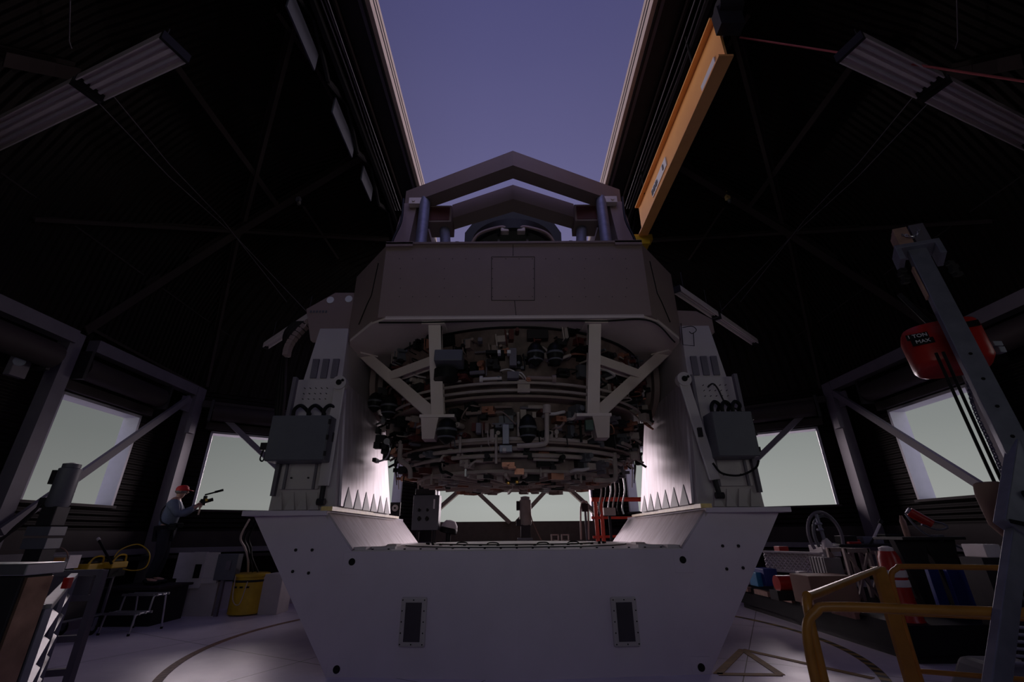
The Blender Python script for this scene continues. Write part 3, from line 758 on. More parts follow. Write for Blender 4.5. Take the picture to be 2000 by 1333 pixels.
# underside plate with the round hole
RH = 2.30
ub = MB(); N_ = 72
ocx = [Vector((x, y)) for x, y in octo]
def oct_r(a):
    d = Vector((math.sin(a), -math.cos(a))); best = 9
    for i in range(8):
        p0 = ocx[i] - Vector(TC); p1 = ocx[(i + 1) % 8] - Vector(TC); e = p1 - p0
        den = d.x * e.y - d.y * e.x
        if abs(den) < 1e-9: continue
        t = (p0.x * e.y - p0.y * e.x) / den
        if t > 0: best = min(best, t)
    return best
vs = []; fs = []
for i in range(N_):
    a = 2 * math.pi * i / N_; ro = max(oct_r(a), RH + .02)
    for r_, z in ((RH, ZU - .03), (ro, ZU - .03), (ro, ZU + .02), (RH, ZU + .02)):
        vs.append((r_ * math.sin(a), 8.1 - r_ * math.cos(a), z))
for i in range(N_):
    j = (i + 1) % N_
    for k_ in range(4): fs.append((i * 4 + k_, i * 4 + (k_ + 1) % 4, j * 4 + (k_ + 1) % 4, j * 4 + k_))
ub.add(vs, fs); up = ub.build('under_plate', undermat, tel)
MB().tube(arc(TC, RH + .0, -180, 180, ZU - .035, 72)[:-1], .018, 6, True).build('plate_seal', black, up, smooth=True)
MB().tube(bez([(-1.9, 5.62, ZU - .04), (-1.2, 5.60, ZU - .05), (0, 5.60, ZU - .03), (1.2, 5.6, ZU - .05), (1.9, 5.63, ZU - .04), (2.5, 6.40, ZU - .04)], 8), .012, 6).build('plate_cable', black, up, smooth=True)
# cell drums
def drum(name, r0, r1, z0, z1, m, par, n=72):
    return MB().lathe([(r0 - .25, z0 - z0), (r0, 0), (r1, z1 - z0), (r1 - .25, z1 - z0)], (0, 8.1, z0), n).build(name, m, par, smooth=True)
cell = drum('mirror_cell', 2.02, 2.26, 3.18, 4.18, mat('cell_dark', (.13, .08, .075), .6, 0, .4, 7), tel)
MB().lathe([(2.0, 0), (2.20, 0), (2.20, .035), (2.0, .035)], (0, 8.1, 3.15), 72).build('cell_flange', cream, cell, smooth=True)
drum('cell_drum', 1.84, 1.95, 2.55, 3.16, mat('cell_dark'if 0 else 'cell_mid', (.14, .09, .085), .6, 0, .4, 7), cell)
MB().lathe([(1.7, 0), (2.02, 0), (2.02, .03), (1.7, .03)], (0, 8.1, 2.56), 72).build('cell_flange', cream, cell, smooth=True)
drum('cell_bottom', 1.66, 1.80, 2.24, 2.56, mat('cell_low', (.24, .18, .16), .6, 0, .3, 5), cell)
MB().cyl((0, 8.1, 2.22), (0, 8.1, 2.26), 1.68, n=64).build('bottom_plate', pipemat, cell)
# ring pipes
for r_, z_, a_ in ((1.96, 2.50, 70), (1.88, 2.42, 62), (2.0, 2.62, 30), (2.24, 3.24, 66), (2.26, 3.34, 50)):
    MB().tube(arc(TC, r_, -a_, a_, z_, 48), .03 if z_ < 3 else .02, 8).build('ring_pipe', pipemat, cell, smooth=True)
def cpt(r_, a, z): return Vector((r_ * math.sin(R(a)), 8.1 - r_ * math.cos(R(a)), z))
def crot(a): return Matrix.Rotation(R(a), 3, 'Z')
rnd = random.Random(11)
# instrument boxes
def place_items():
    n_box = 0
    for tier, (z0, z1, r0, r1, cnt) in enumerate(((3.3, 4.08, 2.06, 2.24, 40), (2.66, 3.1, 1.88, 1.95, 30), (2.28, 2.5, 1.68, 1.78, 24))):
        for k_ in range(cnt):
            a = -100 + 200 * (k_ + rnd.uniform(-.3, .3)) / (cnt - 1); z = rnd.uniform(z0, z1)
            r_ = r0 + (r1 - r0) * (z - z0) / (z1 - z0)
            sx_, sy_, sz_ = rnd.uniform(.06, .17), rnd.uniform(.10, .30), rnd.uniform(.05, .16)
            m_ = rnd.choice([darkmetal, darkmetal, boxgrey, copper, pipemat, steelblue, maroon, black])
            M = crot(a)
            mb = MB().box(cpt(r_ + sy_ / 2 - .03, a, z), (sx_, sy_, sz_), M)
            mb.cyl(cpt(r_ + sy_ - .06, a, z), cpt(r_ + sy_ + .05, a, z), sz_ * .28, n=10)
            if rnd.random() < .5: mb.box(cpt(r_ + sy_ * .6, a + 1.5, z - sz_ * .6), (sx_ * .6, sy_ * .5, sz_ * .5), M)
            mb.build('actuator', m_, cell)
place_items()
def bulb(p, r_, h, par, tilt=(0, 0, 1)):
    b_ = MB().lathe([(r_ * .15, h * .5), (r_ * .6, h * .40), (r_ * .9, h * .25), (r_, h * .05), (r_, -h * .1), (r_ * .8, -h * .3), (r_ * .45, -h * .42), (r_ * .2, -h * .5)], p, 20, tilt).build('air_spring', black, par, smooth=True)
    MB().lathe([(r_ * 1.03, -.015), (r_ * 1.05, 0), (r_ * 1.03, .015)], Vector(p) + Vector((0, 0, h * .02)), 20, tilt).build('band', boxgrey, b_, smooth=True)
    MB().lathe([(r_ * .86, -.012), (r_ * .9, 0), (r_ * .86, .012)], Vector(p) + Vector((0, 0, -h * .26)), 20, tilt).build('band', boxgrey, b_, smooth=True)
for x, y, Y_, r_, h in ((1046, 692, 5.78, .115, .36), (1084, 692, 5.80, .115, .36), (1031, 838, 6.02, .12, .40), (872, 842, 6.12, .14, .36), (760, 795, 6.9, .13, .40), (733, 786, 7.2, .12, .34)):
    bulb(P(x, y, Y=Y_), r_, h, cell)
# grey junction box upper left with black canister
p = P(878, 703, Y=5.75)
MB().box(p, (.38, .28, .17), Matrix.Rotation(R(-8), 3, 'X')).build('junction_box', boxgrey, cell, bevel=.01)
MB().cyl(p + Vector((-.05, .1, -.12)), p + Vector((-.05, .1, -.26)), .17, n=20).build('canister', black, cell, smooth=True)
# centre column of blocks
for x, y, Y_, w_2, h_2, m_ in ((1002, 700, 5.78, .10, .26, steelblue), (1002, 735, 5.80, .16, .10, steelblue), (988, 850, 5.95, .09, .26, galv), (988, 878, 5.98, .17, .09, galv), (935, 838, 6.05, .07, .14, steelblue), (1050, 655, 5.8, .3, .14, darkmetal), (960, 690, 5.78, .16, .05, black), (975, 690, 5.74, .045, .05, whitemark), (994, 690, 5.74, .05, .05, whitemark), (938, 666, 5.75, .06, .06, steelblue), (985, 880, 5.9, .05, .05, white), (1150, 832, 6.15, .11, .14, mat('green_block', (.05, .09, .08), .5))):
    MB().box(P(x, y, Y=Y_), (w_2, .12, h_2)).build('valve_block', m_, cell, bevel=.008)
# bright elbow pipe, small valves and pipe runs
MB().tube(bez([P(1068, 800, Y=5.92), P(1068, 850, Y=5.92), P(1067, 864, Y=5.93), P(1055, 869, Y=5.95), P(1010, 872, Y=5.98)], 6), .032, 10).cyl(P(1068, 808, Y=5.92), P(1068, 792, Y=5.92), .055, n=14).build('elbow_pipe', pipemat, cell, smooth=True)
MB().tube([P(940, 741, Y=5.80), P(980, 739, Y=5.80)], .022, 8).cyl(P(937, 741, Y=5.8), P(943, 741, Y=5.8), .045).build('valve', white, cell, smooth=True)
MB().tube([P(1030, 738, Y=5.80), P(1080, 740, Y=5.82)], .025, 8).cyl(P(1078, 740, Y=5.8), P(1086, 740, Y=5.8), .05).build('valve', cream, cell, smooth=True)
MB().tube(bez([P(783, 868, Y=6.8), P(781, 895, Y=6.8), P(790, 905, Y=6.8), P(800, 915, Y=6.8), P(802, 935, Y=6.8)], 6), .035, 8).build('elbow_pipe', pipemat, cell, smooth=True)
MB().tube(bez([P(1200, 885, Y=6.8), P(1202, 930, Y=6.8), P(1195, 938, Y=6.8), P(1160, 938, Y=6.7)], 6), .035, 8).build('elbow_pipe', pipemat, cell, smooth=True)
for k_ in range(60):
    a = rnd.uniform(-95, 95); tier = rnd.choice([0, 0, 1, 2]); z = (rnd.uniform(3.3, 4.0), rnd.uniform(2.65, 3.1), rnd.uniform(2.25, 2.5))[tier]; r_ = (2.24, 2.02, 1.84)[tier]
    da = rnd.uniform(3, 9) * rnd.choice([-1, 1]); dz = rnd.uniform(-.15, .15)
    pts = [cpt(r_ - .1, a, z), cpt(r_ + .08, a + da * .1, z), cpt(r_ + .1, a + da * .6, z + dz), cpt(r_ + .06, a + da, z + dz), cpt(r_ - .08, a + da, z + dz * 1.2)]
    MB().tube(bez(pts, 4), rnd.choice([.010, .016, .022]), 6).build('hose', rnd.choice([pipemat, pipemat, white, black, copper, cream]), cell, smooth=True)
for k_ in range(85):
    a = rnd.uniform(-92, 92); tier = rnd.choice([0, 0, 0, 1, 1, 2]); z = (rnd.uniform(3.25, 4.12), rnd.uniform(2.62, 3.1), rnd.uniform(2.28, 2.5))[tier]; r_ = (2.2, 1.98, 1.80)[tier]
    mb = MB()
    if rnd.random() < .6: mb.box(cpt(r_, a, z), (rnd.uniform(.05, .20), rnd.uniform(.05, .16), rnd.uniform(.04, .2)), crot(a))
    else: mb.cyl(cpt(r_ - .05, a, z), cpt(r_ + .10, a, z), rnd.uniform(.03, .06), n=12).cyl(cpt(r_ + .09, a, z), cpt(r_ + .13, a, z), .02, n=8)
    mb.build('sensor_block', rnd.choice([darkmetal, black, black, boxgrey, maroon, copper, pipemat, steelblue, cream]), cell)
for k_ in range(96):
    a = -94 + 188 * (k_ + rnd.uniform(-.4, .4)) / 95; tier = rnd.choice([0, 0, 0, 1, 1]); z = (rnd.uniform(3.3, 4.14), rnd.uniform(2.64, 3.12))[tier]
    r_ = (2.02 + (z - 3.18) * .24, 1.90)[tier]
    mb = MB().box(cpt(r_ + .04, a, z), (rnd.uniform(.05, .14), .16, rnd.uniform(.05, .2)), crot(a + rnd.uniform(-12, 12)))
    mb.cyl(cpt(r_, a + 2.2, z + .05), cpt(r_ + rnd.uniform(.12, .22), a + 2.2, z + .03), rnd.uniform(.015, .035), n=10)
    mb.tube([cpt(r_ + .03, a - 2, z + .08), cpt(r_ + .14, a - 2, z + .06), cpt(r_ + .14, a - 1.5, z - .12), cpt(r_ + .02, a - 1.5, z - .14)], .010, 6)
    mb.build('valve_bracket', rnd.choice([darkmetal, maroon, copper, black, pipemat, cream, boxgrey]), cell)
for k_ in range(48):
    a = rnd.uniform(-88, 80); tier = rnd.choice([0, 0, 1, 1, 2]); z = (rnd.uniform(3.3, 4.1), rnd.uniform(2.62, 3.1), rnd.uniform(2.3, 2.52))[tier]; r_ = (2.27, 2.05, 1.86)[tier]; da = rnd.uniform(4, 14)
    if rnd.random() < .6: MB().tube([cpt(r_, a + da * t_ / 5, z) for t_ in range(6)], rnd.choice([.012, .02, .03]), 8).build('pipe_run', rnd.choice([pipemat, pipemat, cream, steelblue]), cell, smooth=True)
    else: MB().tube([cpt(r_, a, z), cpt(r_, a, z - rnd.uniform(.12, .4))], rnd.choice([.010, .018]), 8).build('pipe_run', rnd.choice([pipemat, steelblue, black]), cell, smooth=True)
for k_ in range(36):
    a = 10 * k_ + 5
    MB().beam((.3 * math.sin(R(a)), 8.1 - .3 * math.cos(R(a)), 2.20), (1.62 * math.sin(R(a)), 8.1 - 1.62 * math.cos(R(a)), 2.20), .04, .06).build('bottom_rib', pipemat, cell)
for k_ in range(60):
    a = rnd.uniform(0, 360); r_ = rnd.uniform(.5, 1.6)
    MB().box(cpt(r_, a, 2.18), (rnd.uniform(.06, .24), rnd.uniform(.06, .2), rnd.uniform(.04, .11)), crot(a)).build('bottom_block', rnd.choice([pipemat, darkmetal, darkmetal, copper, cream, alu]), cell)
# parts hanging below the rim and glints at the bottom
for k_ in range(40):
    a = rnd.uniform(-85, 85); r_ = rnd.uniform(1.5, 1.95)
    mb = MB(); z = 2.26 if r_ < 1.7 else 2.55
    if rnd.random() < .5: mb.cyl(cpt(r_, a, z + .05), cpt(r_, a, z - rnd.uniform(.05, .16)), rnd.uniform(.012, .03), n=8)
    else: mb.box(cpt(r_, a, z - .03), (rnd.uniform(.06, .2), rnd.uniform(.06, .14), rnd.uniform(.04, .10)), crot(a))
    mb.build('fitting', rnd.choice([pipemat, darkmetal, alu, copper]), cell)
for x, y in ((993, 944), (1010, 942)):
    MB().lathe([(.005, -.02), (.025, 0), (.005, .02)], P(x, y, Y=6.35), 10, (0, 1, 0)).build('lens', goldglint, cell, smooth=True)  # stands in for a glint: highlight put into a small amber body
# side bunches at left and right ends of the cell
for s in (-1, 1):
    for k_ in range(26):
        a = s * rnd.uniform(62, 100); z = rnd.uniform(2.5, 3.7); r_ = (1.98 if z < 3.15 else 2.25) + rnd.uniform(0, .14)
        mb = MB().box(cpt(r_, a, z), (rnd.uniform(.04, .16), rnd.uniform(.04, .16), rnd.uniform(.04, .18)), crot(a + rnd.uniform(-30, 30)))
        mb.cyl(cpt(r_ - .05, a, z), cpt(r_ + .1, a + 2, z - .1), .02, n=8)
        mb.build('clamp', rnd.choice([darkmetal, copper, alu, black, pipemat]), cell)
    for k_ in range(4):
        p0 = cpt(2.0, s * (72 + 6 * k_), 2.75); MB().tube(bez([p0, p0 + Vector((s * .06, 0, -.25)), p0 + Vector((s * .02, 0, -.45 - .05 * k_))], 5), .009, 6).build('hose', white if k_ % 2 else black, cell)
# struts from the octagon to the cell: a V with a cross brace at both front corners
for s in (-1, 1):
    nd = Vector((s * 1.08, 6.14, 2.98)); t1 = Vector((s * 1.13, 5.72, 4.19)); t2 = Vector((s * 2.50, 7.0, 4.19))
    st = MB().ibeam(t1, nd, .17, .17, .022, (0, 1, 0)).build('support_strut', undermat, tel)
    MB().lohi((s * .98, 5.60, 4.13), (s * 1.30, 5.88, 4.17)).build('strut_plate', undermat, st)
    MB().ibeam(t2, nd + Vector((s * .06, .04, -.02)), .17, .17, .022, (0, 1, 0)).build('support_strut', undermat, tel)
    MB().box(t2 + Vector((0, -.05, -.03)), (.34, .30, .03), Matrix.Rotation(R(s * 50), 3, 'Z')).build('strut_plate', undermat, st)
    MB().ibeam(t1 + (nd - t1) * .42, t2 + (nd - t2) * .40, .14, .14, .02, (0, 1, 0)).build('cross_brace', undermat, tel)
    MB().hull([nd + Vector(v) for v in ((-.24, -.12, -.03), (.24, -.12, -.03), (.24, .28, -.03), (-.24, .28, -.03))],
              [nd + Vector(v) for v in ((-.24, -.12, -.07), (.24, -.12, -.07), (.24, .28, -.07), (-.24, .28, -.07))]).build('node_plate', undermat, st)
    MB().hull([nd + Vector(v) for v in ((-s * .02, -.10, -.07), (s * .22, -.10, -.07), (s * .22, .3, -.07), (-s * .02, .3, -.07))],
              [nd + Vector(v) for v in ((s * .05, .06, -.33), (s * .22, .06, -.33), (s * .22, .3, -.33), (s * .05, .3, -.33))]).build('node_bracket', undermat, st)
    MB().tube([t1 + Vector((s * -.09, -.05, 0)), nd + Vector((s * -.06, -.1, .1))], .01, 6).build('strut_cable', black, st)
# top frame of box-section chevrons
def chevron(ax, az, Ya, Ye, w, h, name, par, mt=cream):
    mb = MB()
    for s in (-1, 1):
        p0 = Vector((0, Ya, az)); p1 = Vector((s * ax, Ye, az))
        dd = (p1 - p0).normalized(); nn = Vector((0, 1, 0))
        f0, f1, b0, b1 = p0, p1, p0 + Vector((0, w, 0)), p1 + Vector((0, w, 0))
        mb.hull([f0, f1, b1, b0], [v + Vector((0, 0, h)) for v in (f0, f1, b1, b0)])
    return mb.build(name, mt, par)
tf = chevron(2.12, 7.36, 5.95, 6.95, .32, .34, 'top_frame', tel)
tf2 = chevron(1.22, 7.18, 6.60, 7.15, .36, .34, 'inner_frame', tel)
for s in (-1, 1):
    # side members of the outer ring
    MB().lohi((s * 1.80, 6.95, 7.36), (s * 2.12, 9.4, 7.70)).build('side_member', cream, tf)
    MB().lohi((s * 1.62, 7.1, 7.28), (s * 2.0, 7.6, 7.62)).build('ear', boxgrey, tf)
    # box with a dark opening beside the inner chevron
    bx_ = MB().lohi((s * 1.20, 7.00, 6.98), (s * 1.66, 7.5, 7.38)).build('frame_box', cream, tf2, bevel=.01)
    MB().lohi((s * 1.24, 6.99, 7.02), (s * 1.62, 7.01, 7.33)).build('box_opening', maroon, bx_)
    # legs: posts, tubes
    MB().hull([(s * 1.86, 6.9, 7.36), (s * 2.12, 6.9, 7.36), (s * 2.12, 7.25, 7.36), (s * 1.86, 7.25, 7.36)],
              [(s * 1.95, 6.6, 5.40), (s * 2.30, 6.6, 5.40), (s * 2.30, 7.1, 5.40), (s * 1.95, 7.1, 5.40)]).build('corner_post', cream, tel, bevel=.01)
    MB().cyl((s * 1.70, 6.85, 7.38), (s * 1.60, 6.35, 5.42), .10, n=24).build('frame_tube', galv, tel, smooth=True)
    MB().cyl((s * 1.36, 7.25, 7.0), (s * 1.16, 6.75, 5.42), .10, n=24).build('frame_tube', galv, tel, smooth=True)
    MB().hull([(s * 1.5, 7.1, 6.2), (s * 1.95, 7.1, 6.5), (s * 1.95, 7.1, 5.42), (s * 1.2, 7.1, 5.42)], [(s * 1.5, 7.2, 6.2), (s * 1.95, 7.2, 6.5), (s * 1.95, 7.2, 5.42), (s * 1.2, 7.2, 5.42)]).build('web_plate', cream, tel)
    MB().box((s * 1.86, 6.82, 7.30), (.26, .12, .14)).cyl((s * 1.9, 6.74, 7.3), (s * 1.9, 6.9, 7.3), .03).build('tube_bracket', undermat, tel)
    MB().tube(bez([(s * 2.05, 6.6, 7.2), (s * 2.02, 6.5, 6.6), (s * 2.12, 6.45, 6.1), (s * 2.1, 6.4, 5.5)], 6), .022, 6).build('frame_hose', black, tel, smooth=True)
# secondary mirror assembly glimpsed through the frame
sec = MB().lathe([(.95, 0), (1.0, .05), (1.0, .30), (.9, .36), (.3, .40)], (0, 9.0, 7.55), 40).build('secondary_cell', black, tel, smooth=True)
for s in (-1, 1):
    MB().tube(bez([(s * .98, 8.3, 7.28), (s * .75, 8.15, 7.55), (s * .3, 8.05, 7.65), (s * .12, 8.05, 7.62)], 6), .035, 8).build('spider_arm', cream, sec, smooth=True)
    MB().box((s * .18, 8.1, 7.6), (.18, .15, .14)).build('secondary_block', pipemat, sec, bevel=.02)
    MB().cyl((s * .32, 8.3, 5.42), (s * .32, 8.3, 7.5), .03, n=10).cyl((s * .85, 8.3, 5.42), (s * .85, 8.3, 7.3), .025, n=10).build('spider_rod', steelblue, sec)
pts = [P(x, y, Y=9.3) for x, y in ((906, 500), (908, 455), (930, 428), (965, 412), (1003, 404), (1041, 412), (1076, 428), (1096, 455), (1098, 500))]
MB().prism(pts, (0, .5, 0)).build('primary_baffle', black, tel)

# ================================================================= things around the telescope
def pbox(mb, x0, y0, x1, y1, Y, d, rz=0):
    p, q = P(x0, y0, Y=Y), P(x1, y1, Y=Y); c = (p + q) / 2
    return mb.box(c + Vector((0, d / 2, 0)), (abs(q.x - p.x), d, abs(p.z - q.z)), Matrix.Rotation(R(rz), 3, 'Z'))
def text_mesh(name, body, size, m, parent, loc, rot):
    cu = bpy.data.curves.new(name, 'FONT'); cu.body = body; cu.size = size; cu.extrude = .003; cu.align_x = 'CENTER'; cu.align_y = 'CENTER'
    t = bpy.data.objects.new(name, cu); COL.objects.link(t)
    dg = bpy.context.evaluated_depsgraph_get(); me = bpy.data.meshes.new_from_object(t.evaluated_get(dg))
    bpy.data.objects.remove(t); me.materials.clear(); me.materials.append(m)
    o = bpy.data.objects.new(name, me); COL.objects.link(o); o.matrix_world = Matrix.Translation(loc) @ rot
    if parent is not None:
        o.parent = parent; o.matrix_parent_inverse = parent.matrix_basis.inverted()
    return o

# ---- floor markings (on the floor surface)
def ribbon(name, m, pts, w, z, label, cat):
    mb = MB(); n = len(pts); vs = []
    for i, p in enumerate(pts):
        d = (Vector(pts[min(i + 1, n - 1)]) - Vector(pts[max(i - 1, 0)])); d = Vector((d.x, d.y)).normalized(); nn = Vector((-d.y, d.x, 0)) * w / 2
        a = Vector((p[0], p[1], z)); vs += [a - nn, a + nn, a + nn + Vector((0, 0, .002)), a - nn + Vector((0, 0, .002))]
    fs = [(0, 1, 2, 3), (4 * n - 4, 4 * n - 3, 4 * n - 2, 4 * n - 1)]
    for i in range(n - 1):
        for k in range(4): fs.append((4 * i + k, 4 * i + (k + 1) % 4, 4 * i + 4 + (k + 1) % 4, 4 * i + 4 + k))
    return tag(mb.add(vs, fs).build(name, m), label, cat)
ribbon('floor_tape', mat('worn_brown_tape', (.24, .13, .09), .7, 0, .4, 14), arc((0, 7.8), 4.35, -130, -20, 0, 40), .10, .003, 'worn brown tape arc on the floor left of the telescope base', 'floor tape')
ribbon('floor_tape', hazard, arc((0, 7.8), 4.38, 125, 20, 0, 40), .10, .003, 'black and yellow striped tape arc on the floor right of the telescope base', 'floor tape')
tri = [(2.19, 5.95), (2.98, 7.04), (2.86, 5.9)]
tm = MB()
for a, b in ((0, 1), (1, 2), (2, 0)): tm.beam((*tri[a], .004), (*tri[b], .004), .09, .004)
tm.beam((2.98, 7.04, .004), (3.75, 5.75, .004), .09, .004)
tag(tm.build('floor_triangle', mat('floor_yellow', (.30, .17, .05), .7, 0, .3, 9)), 'yellow painted triangle on the floor beside the right foot of the telescope base', 'floor marking')

# ---- yellow guardrails
gr = thing('guardrail', P(1590, 1185, Z=0.6), 'nearest yellow tubular guardrail with rounded corners at lower right', 'guardrail')
z1 = 1.07
a = P(1625, 1186, Z=z1); b_ = P(1935, 1196, Z=z1); d_ = (b_ - a).normalized()
MB().tube(bez([a - Vector((0, 0, 1.05)) - d_ * .15, a - Vector((0, 0, .5)) - d_ * .16, a - Vector((0, 0, .13)) - d_ * .15, a - Vector((0, 0, .025)) - d_ * .08, a, a + d_ * .4, b_, b_ + d_ * 1.2], 6), .024, 12).build('top_rail', yellowtube, gr, smooth=True)
MB().tube([a - d_ * .15 + Vector((0, 0, -.52)), b_ + d_ * 1.2 + Vector((0, 0, -.52))], .020, 12).build('mid_rail', yellowtube, gr, smooth=True)
MB().cyl(b_ + d_ * 1.1, b_ + d_ * 1.1 - Vector((0, 0, z1)), .022).build('post', yellowtube, gr, smooth=True)
g2 = thing('guardrail', P(1645, 1140, Z=1.1), 'yellow guardrail with a lit sloping-looking top bar running away towards the striped tape', 'guardrail')
a, b_ = P(1572, 1170, Z=1.1), P(1716, 1112, Z=1.1)
dd = (b_ - a).normalized()
MB().tube(bez([Vector((a.x, a.y, 0)), Vector((a.x, a.y, .6)), Vector((a.x, a.y, .98)), a + dd * .06, a + dd * .3, b_ - dd * .3, b_], 6), .024, 12).build('top_rail', yellowtube, g2, smooth=True)
MB().beam(b_ + Vector((0, 0, .02)), Vector((b_.x, b_.y, 0)), .12, .05, (0, 1, 0)).build('post', yellowtube, g2, bevel=.008)
g3 = thing('guardrail', P(1850, 1108, Z=1.1), 'far yellow guardrail with rounded corner in front of the blue panels', 'guardrail')
a, b_ = P(1765, 1107, Z=1.12), P(1960, 1110, Z=1.12); d_ = (b_ - a).normalized()
MB().tube(bez([Vector((a.x, a.y, 0)) - d_ * .14, Vector((a.x, a.y, .6)) - d_ * .14, a - d_ * .13 - Vector((0, 0, .12)), a - d_ * .06 - Vector((0, 0, .02)), a + d_ * .05, b_, b_ + d_], 6), .024, 12).build('top_rail', yellowtube, g3, smooth=True)
MB().tube([a - d_ * .14 + Vector((0, 0, -.40)), b_ + d_ + Vector((0, 0, -.40))], .020, 10).build('mid_rail', yellowtube, g3, smooth=True)
MB().tube([a - d_ * .14 + Vector((0, 0, -.85)), b_ + d_ + Vector((0, 0, -.85))], .020, 10).build('bottom_rail', yellowtube, g3, smooth=True)
MB().cyl(b_ + d_ * .9, b_ + d_ * .9 - Vector((0, 0, 1.12)), .022).build('post', yellowtube, g3, smooth=True)

# ---- hoist arm at the right
J = P(2003, 915, Y=2.75); T = P(1790, 492, Y=3.25); F0 = P(1947, 1333, Y=2.45); dv = (F0 - J).normalized(); Fz = J + dv * (J.z / -dv.z)
jc = thing('hoist_arm', Fz, 'tall galvanised steel hoist arm with bolt holes standing at the right edge', 'hoist stand')
ax = (T - J).normalized(); face = Vector((-.55, -1, 0)).normalized()
side = ax.cross(face).normalized(); nrm = side.cross(ax).normalized()
arm = MB().beam(J - ax * .25, T, .125, .07, nrm).build('arm', galv, jc, bevel=.006)
for (x, y) in ((1883, 682), (1915, 744), (1948, 810), (1981, 880)):
    c = P(x, y, Y=2.9)
    t_ = (c - J).dot(ax); c2 = J + ax * t_
    # keep the lateral offset small: holes lie on the arm's centre line
    MB().cyl(c2 + nrm * (-.038 if nrm.y > 0 else .038), c2 + nrm * (-.028 if nrm.y > 0 else .028), .011, n=12).build('bolt_hole', black, arm)
lo = MB().beam(J - dv * .15, J + dv * .50, .19, .07, (0, 1, 0)).build('knee_plate', galv, jc, bevel=.006)
MB().beam(J + dv * .45, Fz, .085, .05, (0, 1, 0)).build('mast', galv, jc, bevel=.005)
MB().beam(J + dv * .50 + Vector((.12, .08, 0)), J + dv * .85 + Vector((.13, .08, 0)), .05, .04, (0, 1, 0)).build('spacer_bar', galv, jc)
MB().box(Fz + Vector((0, 0, .012)), (.4, .4, .024)).build('base_plate', galv, jc)
MB().cyl(J + dv * .22 + Vector((-.02, -.055, 0)), J + dv * .22 + Vector((-.02, -.03, 0)), .025, n=16).build('latch_hole', black, lo)
MB().box(J + dv * .43 + Vector((-.02, -.045, 0)), (.14, .02, .02), Matrix.Rotation(R(12), 3, 'Y')).build('slot', black, lo)
# head of the arm
side_n = side
MB().box(T + ax * .02, (.30, .16, .045), Matrix((side, nrm, ax)).transposed()).build('head_plate', galv, arm, bevel=.006)
MB().beam(T + ax * .03 - side * .06, T + ax * .27 - side * .06, .10, .14, nrm).build('head_beam', wood, arm, bevel=.004)
MB().beam(T + ax * .03 + side * .055, T + ax * .28 + side * .055, .10, .14, nrm).build('head_beam', steelblue, arm, bevel=.004)
for s_ in (-1, 1):
    MB().beam(T - ax * .14 + side * s_ * .13, T + ax * .0 + side * s_ * .13, .04, .16, nrm).build('head_lug', galv, arm, bevel=.004)
    cl = MB()
    for k_ in range(4): cl.box(T - ax * (.22 + .045 * k_) + side * s_ * (.15 + .012 * (k_ % 2)) + nrm * .02, (.05, .04, .03))
    cl.build('limit_switch', darkmetal, arm)
MB().beam(T - ax * .2 - side * .075, T - ax * .55 - side * .07, .012, .05, nrm).build('edge_light_strip', wood, arm)
# loop of chain at the top
def chain(pts, n, r_, w_, m_, parent, name='chain'):
    pts = bez(pts, 30); L = [0]
    for p, q in zip(pts[:-1], pts[1:]): L.append(L[-1] + (q - p).length)
    mb = MB()
    for k_ in range(n):
        s_ = L[-1] * (k_ + .5) / n; i = max(j for j in range(len(L)) if L[j] <= s_); i = min(i, len(pts) - 2)
        p = pts[i]; d = (pts[i + 1] - pts[i]).normalized(); h = L[-1] / n * .62
        a_ = d.cross(Vector((0, 1, .2))).normalized()
        if k_ % 2: a_ = d.cross(a_)
        mb.tube([p + d * h * math.cos(t) + a_ * w_ * math.sin(t) for t in [2 * math.pi * j / 8 for j in range(8)]], r_, 5, True)
    o = mb.build(name, m_, parent); return o
chain([T + ax * .28 - side * .10 - nrm * .0, T + ax * .16 - side * .05 + face * .1, T + ax * .12 + side * .0 + face * .1, T + ax * .2 + side * .05 + face * .1, T + ax * .29 + side * .07], 20, .004, .010, alu, arm)
# the hoist itself
hc_ = P(1846, 680, Y=3.38)
ho = thing('chain_hoist', hc_, 'red electric chain hoist with black lettered plates hanging behind the grey arm', 'hoist')
axh = Vector((1, -.62, .03)).normalized(); upv = Vector((.10, .16, 1)).normalized(); fy_ = upv.cross(axh).normalized()
Mh = Matrix((axh, -fy_ * -1, upv)).transposed()
vsn = 28; prf = []
for i in range(vsn):
    t = 2 * math.pi * i / vsn; ex = 3.2
    cx_, sy_ = math.cos(t), math.sin(t)
    prf.append((.245 * abs(cx_) ** (2 / ex) * (1 if cx_ > 0 else -1), .17 * abs(sy_) ** (2 / ex) * (1 if sy_ > 0 else -1)))
rings = [(-.20, .78), (-.185, .92), (-.15, 1.0), (.12, 1.03), (.165, .98), (.18, .85)]
vs = []; fs = []
for z, k_ in rings:
    for x, y in prf: vs.append(hc_ + Mh @ Vector((x * k_, y * k_, z)))
for i in range(len(rings) - 1):
    for j in range(vsn): fs.append((i * vsn + j, i * vsn + (j + 1) % vsn, (i + 1) * vsn + (j + 1) % vsn, (i + 1) * vsn + j))
fs += [tuple(range(vsn)), tuple(range((len(rings) - 1) * vsn, len(rings) * vsn))]
body = MB().add(vs, fs).build('hoist_body', red, ho, smooth=True)
rot = (Matrix((axh, upv, -fy_ if fy_.y > 0 else fy_)).transposed()).to_4x4()
fr_ = (-fy_ if fy_.y > 0 else fy_)
for txt, dz, w_, dx in (('1 TON', .060, .14, -.175), ('MAX', .005, .14, -.155)):
    c = hc_ + axh * dx + upv * dz + fr_ * .176
    MB().box(c - fr_ * .004, (w_, .01, .05), Matrix((axh, fr_, upv)).transposed()).build('text_plate', black, body)
    text_mesh('lettering', txt, .043, whitemark, body, c + fr_ * .003, rot)
